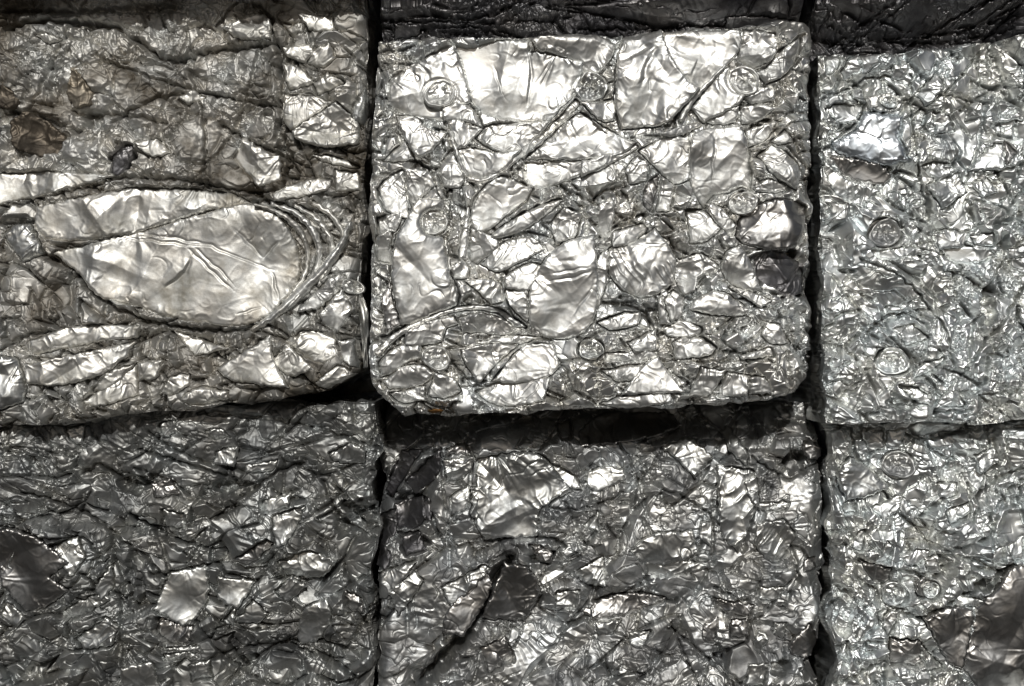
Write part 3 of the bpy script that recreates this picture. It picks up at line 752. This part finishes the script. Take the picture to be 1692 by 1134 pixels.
add(P1, 'A', SHEET, 'stain', [('40 540, 130 500, 230 560, 290 620, 270 700, 180 700, 70 660', dict(off=3, gap=-6, wr=1.6, label='dark brown stained patch')), ('310 300, 360 330, 410 390, 400 460, 330 480, 290 430', dict(mat='tan', off=3, gap=-5, wr=1.5, label='tan stained patch')), ('0 360, 60 400, 90 470, 0 480, -60 440', dict(off=1, gap=-5, wr=1.6))])
add(P1, 'A', CAN, 'grey_sheet', [('1570 500, 1590 450, 1630 380, 1640 500, 1620 555, 1580 540', dict(bulge=7, off=4, wr=.5)), ('495 690, 560 640, 590 650, 580 720, 520 780, 495 775', dict(off=-6, mat='dark', label='dark folded piece in a hollow'))])
add(P1, 'B', CAN, 'dusty_sheet', [
    ('150 180, 160 110, 400 60, 560 30, 700 30, 900 40, 1000 50, 1100 95, 900 130, 700 190, 560 230, 300 260, 190 240', dict(off=4, wr=.9, bulge=4)),
    ('360 420, 230 310, 310 290, 560 230, 720 190, 900 140, 1110 100, 1200 140, 1280 240, 1310 350, 1310 420, 1275 480, 1225 540, 1165 592, 1100 622, 1020 630, 900 618, 700 580, 560 530, 430 500', dict(off=8, wr=.9, bulge=4, tilt=(0, .025), label='largest flattened sheet with long creases',
        creases=[ck('B', '330 290, 560 245, 800 275, 930 285, 1100 355, 1200 390', 2, 4)[:3], ck('B', '560 225, 800 255, 960 285', 2, 3)[:3], ck('B', '840 340, 820 400, 720 470', 3, 6)[:3], ck('B', '820 290, 940 400, 1030 480', 1.6, 3)[:3],
                 ck('B', '850 290, 980 400, 1035 465', 1.4, 3)[:3], ck('B', '1040 580, 1160 550', 1.6, 4)[:3], ck('B', '1190 400, 1225 520', 1.8, 4)[:3], ck('B', '1150 340, 1220 260', 2, 4)[:3], ck('B', '1020 200, 1150 330', 2.5, 3)[:3]])),
    ('10 230, 60 190, 130 185, 160 230, 190 320, 110 350, 60 300', dict(off=3, bulge=7, mat='grey_sheet')),
    ('0 760, 90 770, 130 900, 120 960, 0 1000, -60 900', dict(off=4, bulge=6, mat='grey_sheet')),
    ('950 820, 1190 670, 1200 760, 1270 900, 1100 880, 1000 860', dict(off=5, wr=.7)), ('1190 790, 1260 710, 1380 820, 1270 850', {}),
])
add(P1, 'B', SHEET, 'dusty_sheet', [('0 95, 200 55, 500 -25, 250 -45, -100 -35, -100 110', dict(wr=.9)), ('700 930, 760 850, 840 840, 830 890, 760 930', {}), ('130 800, 600 700, 560 760, 480 830, 250 890, 140 880', dict(wr=1.1)),
    ('380 960, 600 800, 610 930, 420 980', {}), ('800 950, 860 900, 1000 910, 1000 950, 830 975', dict(bulge=5)), ('140 700, 300 640, 620 630, 600 680, 450 700, 150 760', {}), ('1380 880, 1480 800, 1560 840, 1420 905', {}),
    ('610 790, 720 780, 690 860, 620 870', {}), ('760 650, 900 700, 1000 730, 860 760', dict(wr=1.5)), ('1250 700, 1340 650, 1460 680, 1480 760, 1400 800', dict(wr=1.5)), ('480 840, 590 800, 500 900, 420 920', {})])
add(P1, 'B', STRIP, 'bright', [
    ('1300 570, 1400 460, 1480 400, 1520 420, 1480 480, 1380 560', dict(off=6, bulge=5)), ('1400 580, 1500 470, 1540 560, 1480 660, 1420 620', dict(off=3)), ('1480 690, 1550 690, 1570 820, 1500 780', dict(off=2))])
ribbon(P1, 'B', '1120 105, 1240 150, 1325 240, 1345 340, 1315 440, 1240 535', 9, 'dusty_sheet', off=11, bulge=3, wr=.5)
ribbon(P1, 'B', '1190 100, 1310 150, 1385 250, 1395 350, 1350 450, 1265 555', 11, 'bright', off=10, bulge=4, wr=.5)
ribbon(P1, 'B', '1290 105, 1395 175, 1450 270, 1440 370, 1390 460', 10, 'dusty_sheet', off=9, bulge=3, wr=.5)
ribbon(P1, 'B', '1360 90, 1450 150, 1500 230, 1490 300', 9, 'dusty_sheet', off=7, bulge=3, wr=.5)
ribbon(P1, 'B', '1110 650, 1200 590, 1310 490, 1410 390, 1485 290, 1535 180', 17, 'bright', off=14, bulge=8, wr=.4, label='long rolled tube curving up the right edge')
P1.end(583, 474, 17, 'bright', .8, 8, .4, 5)
P1.build()

# ------------------------------------------------------------------ middle row, right: finely crumpled
P3 = Bale('scrap_bale', 'finely crumpled silver bale with a shiny bluish can near its upper left corner', GROUP, 0.04, 5.5,
          [(1356, 40), (1357, 300), (1356, 500), (1358, 700)], [(2080, 40), (2085, 400), (2080, 700)],
          [(1356, 88), (1480, 85), (1560, 73), (1692, 55), (2080, 52)], [(1357, 699), (1450, 697), (1530, 690), (1620, 700), (1692, 690), (2080, 690)],
          dict(big=74, med=31, asp=1.5, rot=0.8, tilt=0.27, crumple=0.4, fine=.3, veins=1.2, wave=2.5, chip=.6, rock=lambda x, y: 0.2 * sstep(400, 470, y)), 'cool', 23,
          cracks=[ck('G', '110 500, 260 440, 330 390, 480 380', 2, 8), ck('G', '575 370, 570 600, 580 800, 620 950, 650 1100', 1.6, 8, 2), ck('G', '150 740, 320 590, 480 560', 1.6, 8), ck('H', '960 70, 1040 40, 1109 0', 4, 14),
                  ck('H', '1070 480, 1060 540, 1109 600', 3, 12), ck('H', '90 600, 170 510, 270 500', 1.8, 6), ck('H', '280 650, 330 580, 440 520, 530 520, 600 590', 2, 8), ck('H', '620 1010, 800 1000', 1.8, 7), ck('H', '880 920, 1030 910', 2, 7)],
          pits=[pit('H', '920 480', 40, 100, 13), pit('H', '470 970', 100, 50, 14), pit('H', '430 760', 95, 60, 10), pit('H', '410 110', 95, 70, 8), pit('H', '210 300', 40, 15, 10), pit('H', '1040 920', 60, 40, 10), pit('H', '1000 170', 40, 60, 12)], roll=(5, 12, 10, 5), ragged=2)
add(P3, 'G', SHEET, 'cool', ['210 360, 250 290, 300 260, 310 360, 230 400', '305 270, 410 270, 380 330, 320 370', '110 560, 200 530, 310 540, 280 630, 190 630', ('100 830, 200 920, 380 990, 300 1080, 160 1000, 110 900', dict(folds=13)),
    '600 480, 700 370, 730 450, 640 550', ('860 890, 960 770, 1040 740, 1040 880', dict(wr=.6, off=6)), ('1050 730, 1110 790, 1050 860', dict(mat='brown')), '1020 630, 1140 570, 1160 610', '620 860, 720 840, 800 880, 700 940', '480 330, 560 320, 540 400, 470 400',
    '120 270, 200 260, 190 340, 130 380', ('640 960, 800 900, 850 1000, 720 1090', dict(wr=1.4)), ('680 580, 760 600, 790 680, 700 690', dict(wr=1.3)), '880 960, 960 920, 1010 1000, 930 1030', '240 440, 300 460, 330 520, 280 510'])
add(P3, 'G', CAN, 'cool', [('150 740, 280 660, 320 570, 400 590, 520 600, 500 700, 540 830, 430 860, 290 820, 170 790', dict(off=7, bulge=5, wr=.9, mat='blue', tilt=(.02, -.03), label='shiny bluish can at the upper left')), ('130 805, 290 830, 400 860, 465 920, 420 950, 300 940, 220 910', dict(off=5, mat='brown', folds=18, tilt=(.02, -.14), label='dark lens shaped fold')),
    ('330 500, 430 480, 520 510, 510 560, 440 580, 350 560', dict(off=5, mat='grey_sheet'))])
add(P3, 'H', SHEET, 'cool', [('640 120, 720 90, 830 110, 800 170, 680 190', dict(off=7)), '840 120, 950 110, 950 180, 860 160', ('700 190, 900 180, 960 220, 900 250, 750 250', dict(off=4)), '680 210, 790 280, 780 300, 700 300', '520 850, 560 780, 680 740, 640 790',
    '620 990, 740 840, 770 980', '520 80, 550 60, 580 100, 540 140', ('330 200, 520 180, 640 200, 520 230, 380 240', dict(wr=1.3)), '440 590, 540 570, 600 640, 500 680', '450 880, 560 900, 620 970, 540 960', '1020 190, 1120 170, 1120 230, 1030 240', ('1070 485, 1110 490, 1120 590, 1080 560', {})])
P3.end(1470, 597, 30, 'cool', .72, -4, .2, 6); P3.end(1463, 385, 27, 'grey', .85, -3, 0, 5); P3.end(1472, 167, 13, 'cool', .8, 9)
P3.build()

# ------------------------------------------------------------------ bottom row, left
P4 = Bale('scrap_bale', 'dull grey bale at the lower left with dark flat panels and a pale trapezoid sheet', GROUP, 0.085, -4.5,
          [(-130, 640), (-130, 1345)], [(620, 640), (624, 730), (618, 850), (618, 950), (614, 1060), (617, 1345)],
          [(-130, 664), (620, 664)], [(-130, 1345), (617, 1345)],
          dict(big=78, med=31, asp=1.7, rot=-0.5, tilt=0.24, crumple=0.6, fine=.4, rock=lambda x, y: 0.55 * (1 - sstep(760, 860, y + 40 * perlin(x / 90, y / 90, 8))) + 0.4 * np.exp(-((x - 215) / 40) ** 2)), 'dull', 37,
          cracks=[ck('L', '600 690, 670 688, 800 655, 860 645, 900 690, 1010 715', 2.6, 11, 2), ck('L', '520 450, 640 540, 740 610', 1.6, 7), ck('L', '330 290, 400 250, 500 330, 600 340', 3, 10), ck('L', '860 460, 980 370, 1100 280, 1200 250', 3, 12),
                  ck('L', '0 500, 180 550, 340 540, 400 610', 1.8, 8), ck('L', '220 790, 340 690, 440 620', 1.8, 7), ck('L', '470 760, 480 900, 470 1060', 2.2, 8), ck('L', '1360 660, 1400 780, 1440 900', 3, 10), ck('L', '1280 330, 1340 480, 1480 560', 3, 10)],
          pits=[pit('L', '540 330', 90, 40, 14), pit('L', '920 350', 80, 40, 14), pit('L', '1400 500', 80, 60, 14), pit('L', '150 1080', 90, 50, 12), pit('L', '970 1050', 40, 40, 14), pit('L', '540 720', 50, 130, 9), pit('L', '1420 420', 60, 40, 16)], roll=22, ragged=7)
add(P4, 'L', SHEET, 'grey_sheet', [('610 830, 670 690, 810 660, 820 760, 770 870, 720 900', dict(off=8, wr=.45, label='pale brushed trapezoid sheet')), ('615 920, 620 860, 700 890, 760 900, 740 970, 680 970', dict(off=5, mat='brown')), ('860 700, 1010 720, 940 830, 860 790', dict(off=6, wr=.5)),
    ('930 880, 1000 790, 1060 850, 1020 885', dict(off=8, wr=.5)), ('0 520, 40 510, 180 560, 280 640, 200 700, 280 750, 180 820, 100 840, 0 700', dict(off=6, mat='brown', wr=.8, tilt=(0, -.1), label='large dark flat panel')), ('200 580, 310 540, 340 620, 290 700', {}),
    ('1080 460, 1210 420, 1140 560, 1090 590', {}), ('1170 930, 1200 830, 1290 790, 1310 860, 1250 960, 1180 980', dict(wr=.8)), ('470 1070, 600 1040, 620 1150, 470 1150', dict(wr=.6)), ('300 950, 420 860, 470 900, 440 970, 330 985', dict(folds=14)),
    '380 750, 440 650, 450 740, 400 790', ('910 640, 1060 550, 1080 570, 990 650', dict(mat='brown')), '640 1010, 760 1010, 780 1030, 650 1040', '820 120, 880 115, 915 145, 850 155', '1040 400, 1150 370, 1140 430, 1050 450', '640 90, 700 80, 720 130, 650 150',
    ('1310 210, 1400 170, 1450 200, 1440 250, 1330 240', {}), ('220 850, 400 770, 440 790, 280 870', {}), ('640 430, 740 450, 730 510, 660 500', {}), ('270 110, 350 100, 340 180, 300 160', {}), ('860 200, 950 180, 930 260, 850 250', {}),
    ('970 260, 1100 240, 1080 280, 980 290', {}), ('1360 760, 1420 780, 1440 850, 1380 830', dict(mat='brown')), ('640 990, 780 980, 800 1010', {}), ('60 600, 40 660, 100 720, 20 660', {}), ('20 790, 100 860, 60 900, 0 860', {}), ('740 1060, 820 1040, 830 1110, 750 1120', {}),
    ('1100 640, 1220 600, 1330 640, 1280 700, 1130 690', dict(wr=1.4)), ('1090 760, 1150 700, 1210 740, 1140 800', {}), ('600 330, 680 310, 710 370, 620 390', dict(mat='brown')), ('880 880, 930 820, 920 900', {})])
P4.build()

# ------------------------------------------------------------------ bottom row, centre
P5 = Bale('scrap_bale', 'dark bale with a deep diagonal split, below the bright centre bale', GROUP, 0.10, 0.5,
          [(627, 640), (626, 760), (624, 900), (626, 1000), (622, 1345)], [(1357, 640), (1359, 723), (1360, 850), (1361, 950), (1355, 1060), (1340, 1090), (1350, 1120), (1355, 1345)],
          [(627, 668), (1357, 668)], [(622, 1345), (1355, 1345)],
          dict(big=72, med=28, asp=1.6, rot=-0.9, tilt=0.25, crumple=0.6, fine=.5, rock=lambda x, y: np.clip(0.3 + 0.5 * perlin(x / 80, y / 80, 9), 0, 1)), 'grey', 41,
          cracks=[ck('J', '585 630, 520 720, 440 860, 380 950, 300 1040, 220 1134', 8, 40, -3), ck('J', '800 580, 740 545, 600 540, 480 562', 2.4, 10), ck('K', '0 722, 80 736', 2.4, 9), ck('K', '60 800, 130 775, 260 768, 380 800', 2.4, 11, 2), ck('K', '530 740, 620 790, 690 800, 700 720', 2.4, 9),
                  ck('K', '690 390, 640 600', 2, 8), ck('K', '520 400, 520 650', 2, 7), ck('K', '360 220, 450 315', 1.6, 9), ck('K', '680 230, 820 320, 950 250', 2, 8), ck('J', '60 700, 200 640', 3, 10), ck('J', '100 370, 240 400, 300 540', 3, 11), ck('K', '820 560, 860 700, 800 820', 2, 8)],
          pits=[pit('K', '850 245', 48, 45, 20), pit('J', '200 420', 80, 40, 16), pit('J', '200 570', 60, 40, 14), pit('J', '710 620', 50, 30, 12), pit('K', '780 1060', 40, 30, 16), pit('K', '550 1010', 50, 50, 12), pit('K', '920 1060', 60, 40, 30)], roll=26, ragged=7,
          profile=lambda x, y: -75 * (1 - sstep(676, 742, y + 10 * perlin(x / 60, y / 60, 12))) - 40 * (1 - sstep(660, 735, x + 20 * perlin(x / 60, y / 50, 13))) * (1 - sstep(850, 960, y)))
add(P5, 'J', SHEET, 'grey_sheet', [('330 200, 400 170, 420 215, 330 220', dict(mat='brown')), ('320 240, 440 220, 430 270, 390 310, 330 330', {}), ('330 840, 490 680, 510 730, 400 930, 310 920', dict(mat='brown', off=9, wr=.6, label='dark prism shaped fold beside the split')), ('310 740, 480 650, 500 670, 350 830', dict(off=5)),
    ('560 640, 650 660, 700 750, 640 880, 470 860', dict(mat='brown', off=2, wr=1.2)), ('840 680, 950 610, 960 740, 870 720', dict(wr=1.2)), ('80 370, 150 210, 230 200, 160 310, 110 390', dict(mat='dark', off=2, tilt=(0, -.1))), ('160 330, 310 190, 290 300, 200 390', dict(mat='dark', off=3, tilt=(0, -.08))), ('770 110, 820 90, 830 140, 790 160', dict(off=-20)),  # dark flakes, with the left recess's shade put into their metal
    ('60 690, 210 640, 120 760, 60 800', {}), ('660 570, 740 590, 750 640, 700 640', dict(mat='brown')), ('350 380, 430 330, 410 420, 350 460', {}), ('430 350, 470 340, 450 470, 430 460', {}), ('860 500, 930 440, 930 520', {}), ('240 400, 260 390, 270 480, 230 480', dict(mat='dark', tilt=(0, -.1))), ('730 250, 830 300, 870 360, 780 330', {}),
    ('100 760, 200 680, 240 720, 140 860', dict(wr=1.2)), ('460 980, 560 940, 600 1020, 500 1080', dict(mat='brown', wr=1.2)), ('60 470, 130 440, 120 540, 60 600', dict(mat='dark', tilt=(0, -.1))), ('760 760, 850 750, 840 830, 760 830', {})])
add(P5, 'J', SHEET, 'dark', [('120 420, 230 390, 250 470, 200 520, 130 520', dict(off=0, wr=1.6, tilt=(0, -.12))), ('130 540, 220 530, 250 600, 170 620', dict(off=-2, wr=1.6)), ('60 560, 110 620, 90 680, 50 660', {}), ('530 720, 590 650, 640 740, 560 850, 470 870', dict(off=0, wr=1.3, tilt=(0, -.12)))])  # dark metal paints the shade of the left recess and the split
add(P5, 'J', CAN, 'grey_sheet', [('450 240, 560 215, 700 220, 780 300, 830 360, 700 430, 690 540, 480 550, 440 470, 450 330', dict(mat='grey_sheet', off=5, wr=1.6, tilt=(0, .05), label='broad crinkled plate'))])
add(P5, 'K', SHEET, 'grey_sheet', [('0 130, 100 60, 200 60, 380 70, 410 110, 320 140, 0 190', dict(mat='brown', off=16, folds=24)), ('20 290, 100 265, 170 280, 170 320, 60 365, 20 340', dict(off=6, wr=.7, tilt=(0, .1))), ('320 190, 440 150, 480 190, 520 230, 460 290, 450 310, 360 220', dict(off=7, wr=.9, tilt=(0, .1))), ('560 130, 590 110, 660 230, 650 260, 600 220', dict(off=8)),
    ('690 490, 800 470, 845 540, 780 640, 750 640, 680 560', dict(off=7, folds=15)), ('540 260, 680 280, 690 400, 620 600, 560 540, 540 380', dict(tilt=(0, .04), off=5, folds=22, wr=1.1)), ('0 840, 120 780, 260 770, 340 790, 180 850, 60 870', dict(mat='brown')), ('875 190, 900 150, 950 190, 955 230, 900 240', dict(off=8, bulge=6, mat='brown')),
    '700 740, 800 740, 770 790, 700 790', ('190 600, 280 530, 440 520, 460 600, 380 640, 250 650', dict(wr=1.3, off=6, tilt=(0, .09))), ('520 790, 680 810, 660 850, 560 840', dict(mat='brown')), ('470 480, 520 480, 510 580, 460 540', {}), ('690 410, 820 400, 810 430, 700 440', {}), ('480 900, 540 850, 530 960, 480 960', dict(mat='brown')),
    ('760 880, 810 880, 800 940, 760 930', {}), ('700 900, 740 940, 700 1010, 680 960', {}), ('60 880, 160 870, 120 930, 60 920', {}), ('190 920, 280 910, 240 980, 190 970', {}), ('820 960, 900 880, 940 960, 890 1020, 830 1010', dict(mat='brown')), ('660 1050, 740 1040, 720 1130, 650 1130', {}), ('880 640, 920 620, 930 670, 880 680', dict(mat='brown')),
    ('640 330, 690 300, 700 380, 690 440', {}), ('250 640, 440 640, 510 660, 380 700, 260 690', dict(folds=11)), ('590 870, 660 860, 660 930, 590 940', dict(mat='brown'))])
P5.build()

# ------------------------------------------------------------------ bottom row, right
P6 = Bale('scrap_bale', 'cool silver bale at the lower right with a large smooth dark panel in its corner', GROUP, 0.055, 1.5,
          [(1372, 640), (1372, 760), (1376, 900), (1374, 1000), (1376, 1345)], [(2090, 640), (2090, 1345)], [(1372, 690), (1480, 694), (1560, 690), (2090, 672)], [(1376, 1345), (2090, 1345)],
          dict(big=84, med=36, asp=1.4, rot=0.6, tilt=0.27, crumple=0.18, fine=.1, wave=7.5, wlen=1.5, veins=.5, chip=.5, pleat=1.2, rock=lambda x, y: 0.15 * sstep(920, 980, y)), 'cool', 53,
          cracks=[ck('I', '485 845, 600 780, 740 700, 860 630', 3, 14), ck('I', '560 90, 700 40, 925 0', 2.4, 9), ck('I', '775 290, 780 420, 775 560', 1.8, 7), ck('I', '700 280, 690 420', 1.8, 6), ck('I', '120 260, 150 360, 200 560', 2, 7), ck('I', '210 600, 380 640, 500 660', 1.8, 8)],
          pits=[pit('I', '760 700', 50, 40, 14), pit('I', '560 640', 60, 60, 9), pit('I', '250 60', 90, 30, 8), pit('I', '600 510', 60, 40, 8), pit('I', '150 800', 60, 160, 8)], roll=16, ragged=6)
add(P6, 'I', CAN, 'cool', [('130 240, 190 165, 270 210, 360 290, 270 330, 170 340', dict(off=8, bulge=6, wr=1.1)), ('710 800, 790 720, 860 630, 925 620, 980 640, 980 1160, 780 1160, 680 1080, 660 1040, 700 880', dict(mat='brown', off=6, wr=.8, bulge=3, tilt=(0, -.1), label='large smooth dark panel in the lower right corner')),
    ('490 840, 620 790, 700 810, 690 880, 650 1050, 600 1030, 540 930', dict(mat='brown', off=8, wr=.7, tilt=(0, -.08)))])
add(P6, 'I', SHEET, 'cool', ['280 380, 420 320, 400 380, 330 440', ('400 580, 450 560, 530 560, 500 610, 430 625', {}), ('360 930, 480 940, 490 1040, 420 1040, 355 1030', dict(mat='brown')), ('480 950, 580 1050, 510 1060', dict(mat='grey_sheet')), '560 280, 640 270, 640 330, 570 340', ('350 830, 410 810, 350 920, 330 890', dict(mat='grey_sheet')),
    ('140 1000, 170 940, 175 1020', {}), ('230 600, 370 640, 350 690, 290 690', dict(mat='brown')), ('460 700, 500 670, 560 720, 540 760, 470 750', dict(mat='brown')), ('160 360, 210 350, 220 400, 170 400', {}), ('210 500, 250 470, 240 560, 200 550', {}), ('350 60, 430 50, 400 130, 350 130', {}), ('240 60, 340 60, 340 130, 280 150', dict(mat='grey_sheet')),
    ('590 400, 690 360, 700 400, 620 450', {}), ('640 740, 760 770, 700 790, 620 790', {}), ('790 560, 830 540, 830 610, 780 600', {}), ('500 590, 560 580, 570 660, 510 650', dict(mat='grey_sheet')), ('300 610, 340 520, 370 540, 350 610', {}), ('720 160, 800 130, 830 180, 740 240', dict(wr=1.3)), ('850 540, 925 500, 925 600, 880 600', {})])
P6.end(1485, 768, 27, 'grey', .88, 6, 0, 4); P6.end(1477, 981, 22, 'cool', .9, 5, 0, 3); P6.end(1537, 974, 14, 'cool', 1.0, 4, 0, 3)
P6.build()

# ------------------------------------------------------------------ upper row: only the undercut bottoms show, in shade, partly put into dark metal
def under(bot, h0, dp):
    return lambda x, y: -dp * sstep(0, 1, (y - (bot(x) - h0)) / h0) ** 1.0
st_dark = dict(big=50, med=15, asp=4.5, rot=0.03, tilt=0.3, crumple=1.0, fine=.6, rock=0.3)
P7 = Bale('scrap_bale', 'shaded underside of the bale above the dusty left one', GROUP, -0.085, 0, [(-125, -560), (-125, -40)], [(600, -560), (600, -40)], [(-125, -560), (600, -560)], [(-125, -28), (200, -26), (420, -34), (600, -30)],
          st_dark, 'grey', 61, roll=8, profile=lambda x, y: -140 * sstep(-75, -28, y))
P7.build()
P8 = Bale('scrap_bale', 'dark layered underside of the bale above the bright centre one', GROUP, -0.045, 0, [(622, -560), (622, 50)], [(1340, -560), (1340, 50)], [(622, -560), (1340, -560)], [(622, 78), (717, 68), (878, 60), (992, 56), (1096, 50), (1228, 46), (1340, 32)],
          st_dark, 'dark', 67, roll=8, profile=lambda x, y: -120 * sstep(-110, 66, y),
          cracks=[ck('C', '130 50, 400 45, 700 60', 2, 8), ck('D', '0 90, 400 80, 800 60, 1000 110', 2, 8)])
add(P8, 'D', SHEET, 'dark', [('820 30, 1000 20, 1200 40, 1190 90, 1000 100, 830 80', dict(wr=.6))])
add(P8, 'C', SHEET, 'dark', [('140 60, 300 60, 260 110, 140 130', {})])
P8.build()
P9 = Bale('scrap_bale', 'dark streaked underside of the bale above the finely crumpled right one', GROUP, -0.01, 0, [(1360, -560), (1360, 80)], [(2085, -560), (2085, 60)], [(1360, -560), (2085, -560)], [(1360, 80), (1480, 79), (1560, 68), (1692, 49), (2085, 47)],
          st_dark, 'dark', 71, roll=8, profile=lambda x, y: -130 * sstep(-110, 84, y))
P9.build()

# ------------------------------------------------------------------ loose foil caught in the gaps
def gap_strip(name, label, pts, y0, mat, wid, seed):
    """a bent, tapering ribbon of foil hanging in the dark gap"""
    rows = []; n = 60; p = resample(pts, 4, False)
    for i, (px, py) in enumerate(p):
        t = i / (len(p) - 1)
        ww = wid * (0.35 + 0.65 * math.sin(math.pi * min(1, 0.12 + t * 0.95))) 
        for j in range(15):
            a = (j / 14 - 0.5) * 2.4
            k = (D + y0) / D / 1000
            rr = ww * (1 + 0.12 * float(perlin(j / 3.0, t * 6, seed)))
            rows.append(((px + rr * math.sin(a) - 846) * k, y0 - rr * math.cos(a) * 0.9 / 1000 + 0.006 * float(perlin(t * 5, j * 0.2, seed + 1)), ZC + (567 - py) * k))
    V = np.array(rows); m = len(p)
    i = np.arange(m * 15).reshape(m, 15)
    F = np.stack([i[:-1, :-1], i[1:, :-1], i[1:, 1:], i[:-1, 1:]], -1).reshape(-1, 4)
    base = V[-1].copy()
    o = link(name, make_mesh(name, V - base, F, M[mat]), None, tuple(base))
    sd = o.modifiers.new('thickness', 'SOLIDIFY'); sd.thickness = 0.0012
    o['label'] = label; o['category'] = 'foil strip'; o['group'] = 'loose foil caught in the gaps'
gap_strip('foil_ribbon', 'bent grey foil ribbon hanging in the dark gap beside the large curved sheet', tr('B', '1565 400, 1560 480, 1585 560, 1595 700, 1597 815'), 0.05, 'grey_sheet', 9, 5)
